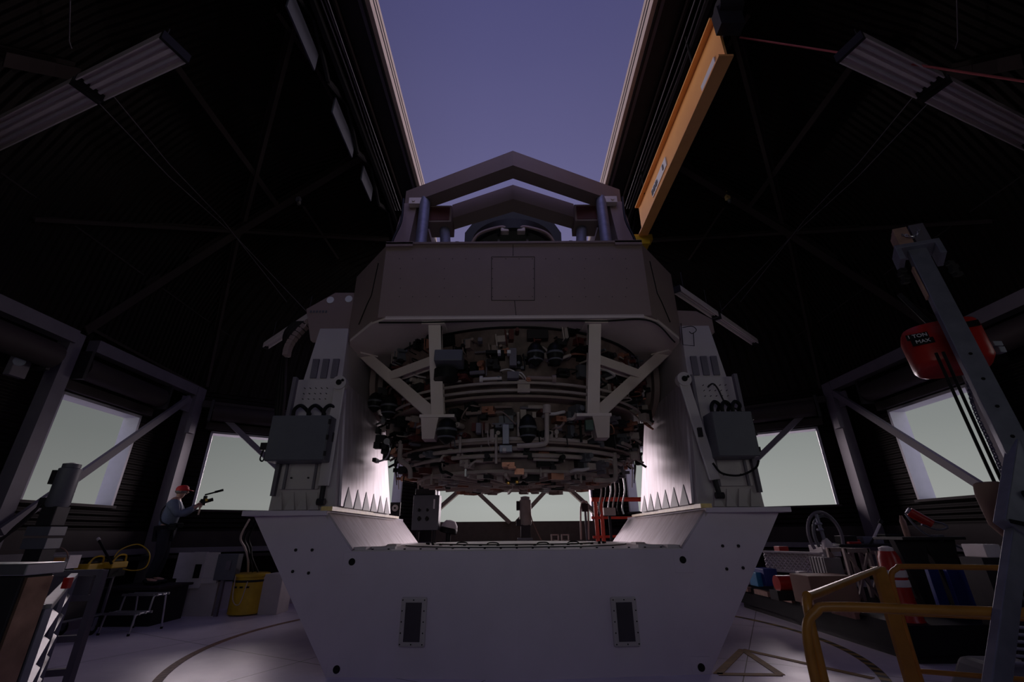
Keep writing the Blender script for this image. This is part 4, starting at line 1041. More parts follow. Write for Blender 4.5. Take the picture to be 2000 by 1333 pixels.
MB().box(hc_ + axh * .16 + upv * .08 + fr_ * .172, (.10, .01, .05), Matrix((axh, fr_, upv)).transposed()).build('text_plate', black, body)
MB().cyl(hc_ + upv * .17, hc_ + upv * .60 - axh * .12, .02, n=10).build('hanger', darkmetal, ho)
MB().box(hc_ + axh * .27 - upv * .06 + fr_ * .03, (.07, .06, .04)).box(hc_ + axh * .29 - upv * .10, (.05, .05, .05)).build('limit_bracket', galv, ho, bevel=.004)
lf_ = hc_ - upv * .17
chain([hc_ - upv * .19 + axh * .06, P(1900, 790, Y=3.15), P(1935, 870, Y=3.1), P(1962, 935, Y=3.05)], 44, .005, .011, galv, ho, 'lift_chain')
for k_, (p0, p1) in enumerate((((1828, 690), (1945, 948)), ((1842, 688), (1956, 940)))):
    MB().tube(bez([P(*p0, Y=3.05), P((p0[0] + p1[0]) / 2 + 4, (p0[1] + p1[1]) / 2 + 10, Y=3.0), P(*p1, Y=3.0), P(p1[0] + 30, p1[1] + 60, Y=3.0)], 10), .010, 8).build('power_cable', black, ho, smooth=True)
MB().lathe([(.02, -.2), (.07, -.12), (.08, .05), (.07, .12), (.05, .13)], P(1945, 985, Y=2.95), 20).build('chain_bag', cardboard, ho, smooth=True)

# ---- red guardrail and control cabinet behind the mount
rr = thing('red_guardrail', P(1200, 1050, Y=11), 'bright red tubular guardrail behind the telescope, right of the back opening', 'guardrail')
for (x0, y0, x1, y1, r_) in ((1155, 976, 1265, 976, .05), (1155, 1012, 1262, 1012, .03), (1158, 1050, 1262, 1046, .03)):
    MB().tube([P(x0, y0, Y=11.2), P(x1, y1, Y=11.2)], r_, 8).build('rail', redrail, rr, smooth=True)
for x in (1162, 1173, 1255):
    p = P(x, 976, Y=11.2); MB().cyl(p, (p.x, p.y, 0), .045, n=10).build('post', redrail, rr, smooth=True)
cc = thing('control_cabinet', P(832, 1040, Y=11.5), 'grey control cabinet with dark switches standing left of the back opening', 'control cabinet')
pbox(MB(), 808, 968, 855, 1036, 11.5, .35).build('cabinet', boxgrey, cc, bevel=.01)
p = P(832, 1036, Y=11.6); MB().cyl((p.x - .2, p.y, p.z), (p.x - .2, p.y, 0), .04).build('leg', darkmetal, cc); MB().cyl((p.x + .2, p.y, p.z), (p.x + .2, p.y, 0), .04).build('leg', darkmetal, cc)
for x, y, r_ in ((819, 997, .03), (835, 997, .03), (819, 1014, .045), (834, 1014, .045)):
    q = P(x, y, Y=11.5); MB().cyl(q, q - Vector((0, .04, 0)), r_, n=12).box(q - Vector((0, .05, 0)), (.03, .03, r_ * 2.4)).build('switch', black, cc)
MB().box(P(848, 985, Y=11.49), (.04, .01, .22)).build('label_strip', whitemark, cc)
pbox(MB(), 812, 955, 850, 967, 11.6, .3).build('top_unit', darkmetal, cc, bevel=.01)
hm = thing('white_helmet', P(875, 1030, Y=12), 'white and black rounded helmet-like unit beside the control cabinet', 'helmet')
MB().lathe([(.02, .16), (.12, .14), (.19, .05), (.21, -.05), (.19, -.12)], P(878, 1030, Y=11.9), 20, (.2, 0, 1)).build('shell', white, hm, smooth=True)
MB().lathe([(.19, .02), (.215, -.01), (.215, -.09), (.19, -.11)], P(877, 1033, Y=11.88), 20, (.2, 0, 1)).build('band', black, hm, smooth=True)
MB().cyl(P(876, 1040, Y=11.9), (P(876, 1040, Y=11.9).x, 11.9, 0), .06).build('stand', black, hm)
# motors that drive the dome, each on its bracket
def motor(x, y, Y, sc, label, dk=boxgrey):
    c = P(x, y, Y=Y); t = thing('drive_motor', c, label, 'motor', 'dome drive motors')
    MB().lathe([(.10 * sc, .30 * sc), (.135 * sc, .28 * sc), (.14 * sc, -.22 * sc), (.12 * sc, -.26 * sc)], c, 24).build('motor_body', dk, t, smooth=True)
    MB().lathe([(.11 * sc, 0), (.11 * sc, .06 * sc), (.03 * sc, .08 * sc)], c + Vector((0, 0, .29 * sc)), 24).build('motor_cap', dk, t, smooth=True)
    MB().box(c + Vector((0, 0, -.38 * sc)), (.22 * sc, .22 * sc, .26 * sc)).build('gearbox', darkmetal, t, bevel=.01)
    MB().box(c + Vector((-.02, 0, -.58 * sc)), (.34 * sc, .26 * sc, .12 * sc)).build('mount_block', boxgrey, t, bevel=.006)
    MB().box(c + Vector((-.02, 0, -.74 * sc)), (.34 * sc, .24 * sc, .14 * sc)).build('mount_block', boxgrey, t, bevel=.006)
    MB().lohi((c.x - .12, c.y - .1, 0), (c.x + .12, c.y + .1, c.z - .80 * sc)).build('pedestal', darkmetal, t)
    MB().box(c + Vector((-.17 * sc, -.02, .16 * sc)), (.07 * sc, .1 * sc, .2 * sc)).box(c + Vector((-.16 * sc, -.04, -.2 * sc)), (.10 * sc, .1 * sc, .14 * sc)).build('terminal_box', darkmetal, t, bevel=.004)
    return t, c
t, c = motor(124, 955, 6.9, 1.0, 'grey cylindrical dome motor in front of the left window with a bundle of cables')
for k_ in range(4):
    MB().tube(bez([c + Vector((-.14, -.1, -.22)), c + Vector((-.26 - .02 * k_, -.15, -.5)), c + Vector((-.45, -.3, -.72 - .03 * k_)), c + Vector((-.9, -.6, -.82 - .03 * k_))], 8), .014, 6).build('cable', black if k_ % 2 else darksteel, t, smooth=True)
t, c = motor(1026, 1003, 12.6, 1.15, 'grey-tan dome motor post standing in the middle of the back opening', mat('tan_motor', (.32, .28, .25), .6))
MB().tube(bez([c + Vector((.12, -.1, .0)), c + Vector((.22, -.1, -.3)), c + Vector((.5, -.1, -.85))], 8), .015, 6).build('cable', cardboard, t)
# tools and stand silhouetted at the back right
tp = thing('cable_stand', P(1142, 1060, Y=12.5), 'slim stand with looped cables in front of the back opening, beside the red rail', 'stand')
MB().tube(bez([P(1135, 1055, Y=12.5), P(1134, 1000, Y=12.5), P(1137, 982, Y=12.5), P(1143, 980, Y=12.5), P(1148, 990, Y=12.5), P(1150, 1055, Y=12.5)], 8), .025, 6).build('looped_cable', beige, tp, smooth=True)
MB().cyl(P(1142, 985, Y=12.55), (P(1142, 985, Y=12.55).x, 12.55, 0), .03).build('pole', boxgrey, tp)
MB().box(P(1142, 992, Y=12.5), (.16, .1, .2)).build('clamp', darksteel, tp)
for k_, (x, lab) in enumerate(((1084, 'left of the two beige window-like reels on the ledge of the back opening'), (1104, 'right of the two beige window-like reels on the ledge of the back opening'))):
    c = P(x, 1051, Y=12.8)
    rl = MB()
    for (dx, dz, w_, h_) in ((-.09, 0, .03, .16), (.09, 0, .03, .16), (0, .07, .2, .03), (0, -.07, .2, .03)): rl.box(c + Vector((dx, 0, dz)), (w_, .1, h_))
    tag(rl.build('cable_reel', beige), lab, 'reel', 'cable reels on the back ledge')
ls = MB().lohi((-2.6, 12.6, 1.16), (2.6, 13.1, P(1084, 1060, Y=12.8).z)).build('back_ledge', darksteel)
MB().lohi((-2.6, 12.7, 0), (2.6, 13.0, 1.16)).build('ledge_wall', darkmetal, ls); tag(ls, 'long dark ledge running below the back opening', 'ledge')
px_ = thing('valve_panel', P(770, 995, Y=10.5), 'small dark panel with a round white gauge on the left inside edge of the mount', 'gauge')
pbox(MB(), 763, 982, 780, 1008, 9.9, .06).build('panel', darkmetal, px_)
c = P(772, 993, Y=9.88); MB().cyl(c, c - Vector((0, .03, 0)), .065, n=20).build('dial', white, px_, smooth=True)
MB().cyl(c - Vector((0, .031, 0)), c - Vector((0, .04, 0)), .02).build('hub', black, px_)
c = P(772, 1008, Y=9.93); MB().lohi((c.x - .03, 9.9, 1.27), (c.x + .03, 9.96, c.z)).build('post', darkmetal, px_)
hs = thing('hose_bundle', P(1195, 990, Y=10.6), 'bundle of hanging hoses and fittings above the red guardrail', 'hoses')
for k_ in range(6):
    x = 1172 + k_ * 9
    MB().tube(bez([P(x, 930, Y=10.4), P(x + 3, 960, Y=10.4), P(x - 2, 990, Y=10.4), P(x + 1, 1005, Y=10.4)], 5), .018, 6).build('hose', (pipemat, black, alu)[k_ % 3], hs, smooth=True)
MB().box(P(1190, 1000, Y=10.4), (.26, .12, .16)).build('manifold', pipemat, hs, bevel=.01)
MB().cyl(P(1190, 1004, Y=10.4), (P(1190, 1004, Y=10.4).x, 10.4, 0), .03).build('manifold_post', darkmetal, hs)

# ---- left side: person, stool, cart, drum, switch box
pl = MB().lohi((-7.35, 8.98, 0), (-6.35, 9.8, .56)).build('work_platform', darkmetal)
MB().lohi((-7.38, 8.93, .56), (-6.3, 9.85, .60)).build('platform_top', darksteel, pl); tag(pl, 'dark platform the person stands on, behind the step stool', 'platform')
FX, FY, FZ = -6.80, 9.38, .60
man = thing('person', (FX, FY, FZ), 'standing person in red cap, blue-grey shirt and dark trousers holding up a camera', 'person')
Fd = Vector((.88, .47, 0)).normalized(); Rd = Vector((Fd.y, -Fd.x, 0))
def L(f, r, u): return Vector((FX, FY, FZ)) + Fd * f + Rd * r + Vector((0, 0, u))
def skin_obj(name, verts, edges, radii, m, parent, root=0, sub=2):
    me = bpy.data.meshes.new(name); me.from_pydata([tuple(v) for v in verts], edges, []); me.update()
    o = bpy.data.objects.new(name, me); COL.objects.link(o); me.materials.append(m)
    sk = o.modifiers.new('skin', 'SKIN'); sk.use_smooth_shade = True
    if not me.skin_vertices: me.attributes
    bpy.context.view_layer.objects.active = o
    lay = me.skin_vertices[0].data
    for i, r_ in enumerate(radii):
        lay[i].radius = r_ if isinstance(r_, tuple) else (r_, r_); lay[i].use_root = (i == root)
    ss = o.modifiers.new('sub', 'SUBSURF'); ss.levels = sub; ss.render_levels = sub
    if parent is not None: o.parent = parent; o.matrix_parent_inverse = parent.matrix_basis.inverted()
    return o
RH_ = (.47, .06, 1.42); LH_ = (.50, -.07, 1.48)
J_ = dict(pel=(0, 0, .96), wai=(.01, 0, 1.12), che=(.03, 0, 1.32), nb=(.04, 0, 1.47), nk=(.07, 0, 1.53), hb=(.09, 0, 1.58), hc=(.10, 0, 1.67), ht=(.09, 0, 1.74),
          sr=(.03, .17, 1.43), er=(.16, .25, 1.20), wr=(.38, .10, 1.34), sl=(.03, -.17, 1.43), el=(.20, -.23, 1.22), wl=(.40, -.10, 1.40),
          hr=(0, .09, .90), kr=(.04, .11, .50), ar=(-.05, .12, .10), fr=(.12, .14, .05), hl=(0, -.09, .90), kl=(.08, -.11, .50), al=(.02, -.12, .10), fl=(.19, -.14, .05),
          pr=(.44, .07, 1.39), plm=(.46, -.08, 1.45))
order = list(J_); ix = {k: i for i, k in enumerate(order)}
E_ = [('pel', 'wai'), ('wai', 'che'), ('che', 'nb'), ('nb', 'nk'), ('nk', 'hb'), ('hb', 'hc'), ('hc', 'ht'), ('nb', 'sr'), ('sr', 'er'), ('er', 'wr'), ('wr', 'pr'), ('nb', 'sl'), ('sl', 'el'), ('el', 'wl'), ('wl', 'plm'),
      ('pel', 'hr'), ('hr', 'kr'), ('kr', 'ar'), ('ar', 'fr'), ('pel', 'hl'), ('hl', 'kl'), ('kl', 'al'), ('al', 'fl')]
rad = dict(pel=.135, wai=.135, che=.15, nb=.095, nk=.055, hb=.075, hc=.095, ht=.06, sr=.07, er=.045, wr=.03, sl=.07, el=.045, wl=.03, hr=.085, kr=.055, ar=.04, fr=.035, hl=.085, kl=.055, al=.04, fl=.035, pr=.035, plm=.035)
skin_obj('body', [L(*J_[k]) for k in order], [(ix[a], ix[b]) for a, b in E_], [rad[k] for k in order], skin, man)
def sub(names, extra, m, nm, edges):
    return skin_obj(nm, [L(*J_[k]) for k in names], [(names.index(a), names.index(b)) for a, b in edges], [rad[k] + extra for k in names], m, man)
sub(['pel', 'wai', 'che', 'nb', 'sr', 'er', 'wr', 'sl', 'el', 'wl'], .03, shirt, 'shirt', [('pel', 'wai'), ('wai', 'che'), ('che', 'nb'), ('nb', 'sr'), ('sr', 'er'), ('er', 'wr'), ('nb', 'sl'), ('sl', 'el'), ('el', 'wl')])
sub(['pel', 'hr', 'kr', 'ar', 'hl', 'kl', 'al'], .028, trousers, 'trousers', [('pel', 'hr'), ('hr', 'kr'), ('kr', 'ar'), ('pel', 'hl'), ('hl', 'kl'), ('kl', 'al')])
for s_, a_ in (('r', 'ar'), ('l', 'al')):
    j = J_[a_]; f_ = J_['f' + s_]
    skin_obj('boot', [L(j[0] - .03, j[1], .12), L(j[0] - .03, j[1], .05), L(f_[0] + .05, f_[1], .04)], [(0, 1), (1, 2)], [.055, .052, .042], black, man)
# hands: five fingers each, curled round the camera grip
for s_, wr_, pm in ((1, J_['wr'], J_['pr']), (-1, J_['wl'], J_['plm'])):
    for k_ in range(4):
        o_ = (k_ - 1.5) * .020; ln = (.9, 1.0, .95, .78)[k_]
        f0 = (pm[0] + .005, pm[1] + s_ * .008, pm[2] + o_)
        MB().tube(bez([L(*f0), L(f0[0] + .035 * ln, f0[1] + s_ * .005, f0[2] + .004), L(f0[0] + .06 * ln, f0[1] - s_ * .015, f0[2] + .006), L(f0[0] + .055 * ln, f0[1] - s_ * .04, f0[2] + .006)], 4), .009, 6).build('finger', skin, man, smooth=True)
    MB().tube(bez([L(pm[0] - .03, pm[1], pm[2] + .02), L(pm[0] - .01, pm[1] - s_ * .03, pm[2] + .045), L(pm[0] + .02, pm[1] - s_ * .045, pm[2] + .05)], 4), .011, 6).build('thumb', skin, man, smooth=True)
hcp = L(*J_['hc'])
MB().lathe([(.108, -.01), (.112, .02), (.105, .06), (.08, .09), (.03, .105)], hcp + Vector((0, 0, .0)), 20, (Vector((0, 0, 1)) - Fd * .12).normalized()).build('cap', capred, man, smooth=True)
MB().hull([L(.19, -.06, 1.69), L(.28, -.05, 1.665), L(.30, 0, 1.665), L(.28, .05, 1.665), L(.19, .06, 1.69)], [L(.19, -.06, 1.70), L(.28, -.05, 1.675), L(.30, 0, 1.675), L(.28, .05, 1.675), L(.19, .06, 1.70)]).build('cap_brim', capred, man)
MB().lathe([(.07, -.06), (.103, -.03), (.106, .0)], hcp - Fd * .012 + Vector((0, 0, -.005)), 18).build('hair', hairm, man, smooth=True)
MB().tube(bez([L(.185, -.01, 1.68), L(.205, 0, 1.65), L(.21, 0, 1.635), L(.185, 0, 1.625)], 4), .012, 8).build('nose', skin, man, smooth=True)
for r_ in (-1, 1):
    MB().lathe([(.004, -.02), (.012, 0), (.004, .02)], L(.09, r_ * .103, 1.655), 10).build('ear', skin, man, smooth=True)
    MB().lathe([(.003, -.006), (.009, 0), (.003, .006)], L(.185, r_ * .035, 1.675), 10).build('eye', black, man, smooth=True)
MB().tube([L(.182, -.02, 1.60), L(.188, 0, 1.598), L(.182, .02, 1.60)], .004, 5).build('mouth', mat('lip', (.35, .12, .10), .5), man)
MB().tube([L(.155 * math.cos(t) + .0, .155 * math.sin(t), 1.0) for t in [2 * math.pi * k_ / 20 for k_ in range(20)]], .022, 8, True).build('belt', black, man, smooth=True)
MB().box(L(.12, .17, .99), (.12, .09, .12), crot(30)).box(L(.20, .12, 1.02), (.14, .10, .09), crot(-20)).build('belt_pouch', black, man, bevel=.012)
MB().tube(bez([L(-.06, -.12, 1.47), L(-.14, 0, 1.3), L(-.1, .13, 1.1), L(.05, .17, 1.02)], 6), .012, 6).build('shoulder_strap', black, man)
hcam = thing('video_camera', L(.50, 0, 1.45), 'small black camera with a tube microphone held up by the person in the red cap', 'camera')
MB().box(L(.50, -.01, 1.46), (.10, .08, .12), Matrix.Rotation(R(25), 3, 'Z')).box(L(.52, -.01, 1.55), (.06, .05, .07)).build('camera_body', black, hcam, bevel=.008)
MB().cyl(L(.53, -.01, 1.47), L(.66, -.03, 1.52), .035, n=14).build('lens', black, hcam, smooth=True)
MB().cyl(L(.50, .0, 1.60), L(.78, -.04, 1.70), .016, n=10).build('microphone', black, hcam, smooth=True)
MB().cyl(L(.66, -.02, 1.66), L(.80, -.045, 1.71), .024, n=10).build('microphone_tip', black, hcam, smooth=True)
MB().box(L(.55, .03, 1.50), (.05, .02, .05)).build('yellow_label', yellow, hcam)
MB().cyl(L(.47, -.01, 1.42), L(.47, -.01, 1.22), .016, n=8).build('grip', mat('pale_grip', (.6, .45, .35)), hcam)

# step stool
st = thing('step_stool', (-6.3, 8.3, 0), 'low aluminium two-step stool on the floor in front of the person', 'step stool')
ox, oy = -6.62, 8.75
cs = [P(278, 1203, Z=0), P(338, 1190, Z=0)]
ex = Vector((1, -.15, 0)).normalized(); ey = Vector((.15, 1, 0)).normalized(); o0 = Vector((-6.62, 8.28, 0))
def S(a, b, c): return o0 + ex * a + ey * b + Vector((0, 0, c))
for a in (0, .55):
    MB().tube(bez([S(a, 0, 0), S(a, .03, .24), S(a, .06, .28), S(a, .26, .30)], 5), .014, 8).build('front_leg', alu, st, smooth=True)
    MB().tube(bez([S(a, .26, .30), S(a, .28, .48), S(a, .31, .52), S(a, .48, .52), S(a, .52, .48), S(a, .60, 0)], 5), .014, 8).build('rear_leg', alu, st, smooth=True)
    for b in (0, .60): MB().cyl(S(a, b, 0), S(a, b, .03), .02).build('rubber_foot', rubber, st)
for b, c in ((.15, .29), (.40, .53)):
    tr_ = MB().box(S(.275, b, c), (.6, .03, .03)).box(S(.275, b - .11, c), (.6, .025, .035)).box(S(.275, b + .11, c), (.6, .025, .035))
    for k_ in range(6): tr_.box(S(.05 + .09 * k_, b, c), (.02, .22, .015))
    tr_.build('tread', alu, st)
# cart with castor wheels
ct = thing('equipment_cart', (-6.9, 8.2, 0), 'dark two-shelf cart on black castor wheels carrying yellow tools', 'cart')
X0, X1, Y0, Y1 = -7.3, -6.72, 7.2, 8.4
for z in (.26, .80): MB().lohi((X0, Y0, z), (X1, Y1, z + .03)).build('shelf', boxgrey, ct, bevel=.005)
for x in (X0 + .02, X1 - .02):
    for y in (Y0 + .02, Y1 - .02): MB().lohi((x - .015, y - .015, .28), (x + .015, y + .015, .80)).build('upright', steelblue, ct)
MB().lohi((X0 + .05, Y0 + .3, .29), (X1 - .04, Y1 - .1, .76)).build('ribbed_drawer_box', darkmetal, ct, bevel=.01)
for x in (X0 + .06, X1 - .04):
    for y in (Y0 + .1, Y1 - .12):
        w_ = MB().cyl((x - .025, y, .10), (x + .025, y, .10), .10, n=20).build('wheel', rubber, ct, smooth=True)
        MB().cyl((x - .03, y, .10), (x + .03, y, .10), .04, n=12).build('hub', galv, w_)
        MB().box((x, y, .19), (.08, .07, .12)).build('fork', galv, w_)
def tool(x, y, Y, lab, seed):
    c = P(x, y, Y=Y); c.z = max(c.z, .90); t = thing('pump_tool', c, lab, 'tool', 'yellow tools on the cart')
    MB().box(c, (.22, .34, .10)).build('tool_body', yellow, t, bevel=.02)
    MB().cyl(c + Vector((0, -.1, .06)), c + Vector((0, .12, .06)), .055).build('motor', black, t, smooth=True)
    MB().tube(bez([c + Vector((.08, -.16, .02)), c + Vector((.1, -.08, .14)), c + Vector((.08, .1, .14)), c + Vector((.06, .15, .03))], 5), .014, 6).build('handle', yellow, t, smooth=True)
    MB().lohi((c.x - .1, c.y - .16, .83), (c.x + .1, c.y + .16, c.z - .04)).build('foot', black, t)
tool(176, 1108, 7.95, 'yellow and black pump tool at the left of the cart top', 0)
tool(222, 1104, 8.25, 'yellow and black pump tool at the right of the cart top', 1)
rd = MB().cyl(P(192, 1054, Y=8.0), P(218, 1102, Y=7.95), .018, n=8).build('pry_bar', black); tag(rd, 'black rod leaning upright against the yellow tools on the cart', 'rod')
MB().cyl(P(191, 1052, Y=8.0), P(194, 1056, Y=8.0), .024).build('pale_tip', white, rd)
hp = MB().tube(bez([P(218, 1098, Y=8.2), P(235, 1075, Y=8.3), P(270, 1064, Y=8.4), P(292, 1082, Y=8.4), P(285, 1108, Y=8.4), P(262, 1115, Y=8.35), P(240, 1112, Y=8.3)], 10), .010, 6).build('yellow_hose', yellow); tag(hp, 'thin yellow hose looping beside the yellow tools on the cart', 'hose')
hp = MB().tube(bez([P(84, 1085, Y=7.3), P(90, 1076, Y=7.3), P(115, 1070, Y=7.3), P(130, 1078, Y=7.3), P(133, 1092, Y=7.3)], 8), .008, 6).build('brown_hose', wood); tag(hp, 'thin brown hose arching above the left end of the cart', 'hose')
wb = pbox(MB(), 78, 1086, 128, 1112, 7.3, .2).build('white_carton', white, bevel=.004); tag(wb, 'white carton on the left end of the cart with an orange strip', 'box')
pbox(MB(), 106, 1090, 118, 1113, 7.28, .02).build('orange_strip', orange, wb)
MB().lohi((-7.3, 7.1, .0), (-6.7, 7.19, .8)).build('carton_stand', darkmetal, wb)
# shelving rack and slatted aluminium panel near the camera on the left
rk = thing('metal_rack', (-3.2, 4.2, 0), 'grey metal rack frame seen behind the slatted aluminium panel at left', 'rack')
RA, RB_ = P(68, 1130, Y=4.6), P(150, 1117, Y=4.8)
for z in (1.13, .92, .60, .35):
    MB().beam((-4.75, 4.5, z), (-3.95, 4.75, z), .05, .05).build('shelf_bar', steelblue, rk)
    MB().beam((-4.75, 4.5, z), (-4.9, 4.9, z), .05, .05).build('shelf_bar', steelblue, rk)
for x, y in ((-4.75, 4.5), (-3.95, 4.75), (-4.9, 4.9)):
    MB().lohi((x - .03, y - .03, 0), (x + .03, y + .03, 1.15)).build('upright', steelblue, rk)
pn = MB().lohi((-4.55, 4.72, .93), (-4.0, 4.74, 1.1)).build('back_panel', steelblue, rk)
al_ = thing('slatted_panel', P(110, 1160, Z=.8), 'bright-edged aluminium panel with slanting slats at lower left', 'panel')
a, b_ = P(86, 1190, Z=1.12), P(150, 1118, Z=1.12); b_ = a + (b_ - a) * .82; dd = (b_ - a).normalized(); nn = Vector((-dd.y, dd.x, 0))
MB().beam(a, b_, .05, .04).build('top_rail', mat('dull_aluminium', (.26, .25, .28), .45, .3), al_, bevel=.004)
MB().beam(a - Vector((0, 0, 1.05)), b_ - Vector((0, 0, 1.05)), .05, .04).build('bottom_rail', mat('dull_aluminium', (.26, .25, .28), .45, .3), al_)
for p in (a, a + (b_ - a) / 2, b_): MB().beam(p, p - Vector((0, 0, 1.12)), .05, .04).build('stile', galv, al_)
for k_ in range(6):
    for h_ in (0, 1):
        s0 = a + (b_ - a) * (h_ * .5 + .04); s1 = a + (b_ - a) * (h_ * .5 + .46); z = Vector((0, 0, -.14 - .15 * k_))
        MB().beam(s0 + z, s1 + z, .02, .05, (nn + Vector((0, 0, .8))).normalized()).build('slat', mat('dull_aluminium', (.26, .25, .28), .45, .3), al_)
MB().beam(a - Vector((.30, .03, .0)), a, .05, .04).build('end_rail', alu, al_)
MB().lohi((a.x - .33, a.y - .06, 0), (a.x - .28, a.y - .02, 1.13)).build('end_post', galv, al_)
cbt = thing('steel_cabinet', (-2.6, 2.5, 0), 'dark cabinet with shiny metal top and copper-toned side at the left edge', 'cabinet')
p = P(56, 1111, Y=2.35)
MB().lohi((p.x - .8, 2.35, 0), (p.x - .01, 2.50, p.z - .03)).build('cabinet_body', darkmetal, cbt, bevel=.005)
MB().lohi((p.x - .85, 2.33, p.z - .03), (p.x + .01, 2.53, p.z + .02)).build('cabinet_top', alu, cbt, bevel=.004)
MB().lohi((p.x - .01, 2.36, .02), (p.x + .003, 2.49, p.z - .04)).build('side_panel', mat('copper_sheet', (.45, .28, .20), .3, .8, .3, 8), cbt)
fx = MB().box((p.x + .02, 2.56, p.z - .08), (.03, .03, .05)).build('red_switch', red, cbt, bevel=.004)
# yellow drum, switch box, white panel
c = Vector((-4.95, 10.4, 0)); c = Vector(((P(483, 1172, Y=10.2)).x, 10.2, 0))
yd = thing('yellow_drum', c, 'yellow drum with cables over it on the floor left of the telescope base', 'drum')
MB().lathe([(.29, .02), (.31, .03), (.32, .66), (.335, .67), (.335, .72), (.30, .73)], c, 32).build('drum_body', yellow, yd, smooth=True)
MB().lathe([(.325, 0), (.33, .02), (.325, .04)], c + Vector((0, 0, .58)), 32).build('drum_band', darkmetal, yd, smooth=True)
sl_ = MB()
for k_ in range(3): sl_.box(c + Vector((-.12 + .12 * k_, -.318, .50)), (.06, .02, .03))
sl_.build('slot', black, yd)
for k_ in range(3):
    MB().tube(bez([P(487 + 8 * k_, 1015, Y=9.4), P(470 + 8 * k_, 1050, Y=9.6), P(478 + 6 * k_, 1070, Y=9.8), P(484 + 4 * k_, 1090, Y=9.9), c + Vector((-.1 + .1 * k_, 0, .75))], 8), .02, 6).build('draped_cable', (beige, black, black)[k_], yd, smooth=True)
MB().tube(bez([c + Vector((-.15, -.33, .7)), c + Vector((-.1, -.35, .3)), c + Vector((.05, -.36, .22)), c + Vector((.12, -.35, .6))], 6), .01, 6).build('drum_cord', beige, yd)
sb = thing('switch_box', P(440, 1140, Y=9.9), 'grey electrical switch box on a post left of the yellow drum', 'switch box')
pbox(MB(), 427, 1083, 456, 1134, 9.9, .18).build('box', boxgrey, sb, bevel=.01)
c = P(436, 1134, Y=9.97); MB().lohi((c.x - .03, c.y - .03, 0), (c.x + .03, c.y + .03, c.z)).build('post', steelblue, sb)
c = P(446, 1105, Y=9.89); MB().box(c, (.09, .03, .16)).build('switch_plate', steelblue, sb)
wp = thing('storage_board', P(385, 1110, Y=10.1), 'white framed panel with a dark slot standing below the right-hand window of the left side', 'panel')
pbox(MB(), 350, 1080, 418, 1130, 10.0, .04).build('panel_sheet', white, wp)
pbox(MB(), 345, 1130, 422, 1140, 9.97, .06).build('bottom_bar', white, wp)
pbox(MB(), 380, 1079, 388, 1150, 9.96, .06).build('centre_bar', white, wp)
pbox(MB(), 382, 1103, 387, 1130, 9.94, .03).build('dark_slot', black, wp)
c = P(385, 1140, Y=10.0); MB().lohi((c.x - .4, 10.0, 0), (c.x + .42, 10.06, c.z + .02)).build('lower_board', offwhite, wp)
q0 = P(535, 1122, Y=10.1); wbk = MB().lohi((q0.x - .19, 10.1, 0), (q0.x + .19, 10.6, q0.z)).build('white_block', offwhite, bevel=.01); tag(wbk, 'white block on the floor between the yellow drum and the telescope base', 'block')
fc = MB().tube(bez([P(215, 1199, Z=.012), P(262, 1208, Z=.012), P(300, 1207, Z=.012), P(318, 1196, Z=.012)], 8), .012, 6).build('floor_cable', copper); tag(fc, 'thin reddish cable lying on the floor by the step stool', 'cable')

# ---- right side: platform with stored equipment
pf = MB().prism([(4.7, 6.3, 0), (7.2, 6.3, 0), (7.2, 9.9, 0), (5.9, 10.6, 0), (4.7, 10.6, 0)], (0, 0, .10)).build('storage_platform', darkmetal); tag(pf, 'low dark platform under the stored equipment on the right', 'platform')
MB().prism([(4.62, 6.2, .10), (7.25, 6.2, .10), (7.25, 9.95, .10), (5.95, 10.7, .10), (4.62, 10.7, .10)], (0, 0, .30)).build('platform_body', black, pf)
for k_ in range(5): MB().lohi((4.56, 7.0 + .75 * k_, .34), (4.64, 7.5 + .75 * k_, .42)).build('pale_edge_block', wood, pf)
lt = thing('lattice_beam', P(1552, 1100, Y=9.4), 'white perforated lattice beam lying level, right of the telescope base', 'lattice beam')
p, q = P(1490, 1072, Y=9.6), P(1606, 1088, Y=8.7); p2, q2 = P(1497, 1110, Y=9.6), P(1612, 1126, Y=8.7)
zt_, zb_ = (p.z + q.z) / 2, (p2.z + q2.z) / 2; e = (q - p); e.z = 0; Lh = e.length; e.normalize()
MB().beam((p.x, p.y, zt_), (q.x, q.y, zt_), .12, .03).build('top_chord', white, lt); MB().beam((p.x, p.y, zb_), (q.x, q.y, zb_), .12, .03).build('bottom_chord', white, lt)
lat = MB(); n_ = 13
for k_ in range(-6, n_):
    for sg in (0, 1):
        a0 = Lh * k_ / n_; a1 = a0 + (zt_ - zb_); za, zb2 = (zb_, zt_) if sg else (zt_, zb_)
        t0, t1 = 0.0, 1.0
        if a0 < 0: t0 = -a0 / (a1 - a0)
        if a1 > Lh: t1 = (Lh - a0) / (a1 - a0)
        if t1 - t0 < .05: continue
        A = Vector((p.x, p.y, 0)) + e * (a0 + (a1 - a0) * t0); B = Vector((p.x, p.y, 0)) + e * (a0 + (a1 - a0) * t1)
        A.z = za + (zb2 - za) * t0; B.z = za + (zb2 - za) * t1
        lat.beam(A, B, .035, .03, (0, 1, 0))
lat.build('lattice_web', white, lt)
MB().lohi((p.x + .1, p.y - .05, .41), (p.x + .5, p.y + .1, zb_)).build('support_block', darkmetal, lt)
MB().lohi((q.x - .4, q.y + .1, .41), (q.x - .1, q.y + .2, zb_)).build('support_block', darkmetal, lt)
def boxthing(name, m, x0, y0, x1, y1, Y, d, label, cat, rz=0, bev=.01, floor=True, extra=None):
    o = pbox(MB(), x0, y0, x1, y1, Y, d, rz).build(name, m, bevel=bev); tag(o, label, cat); return o
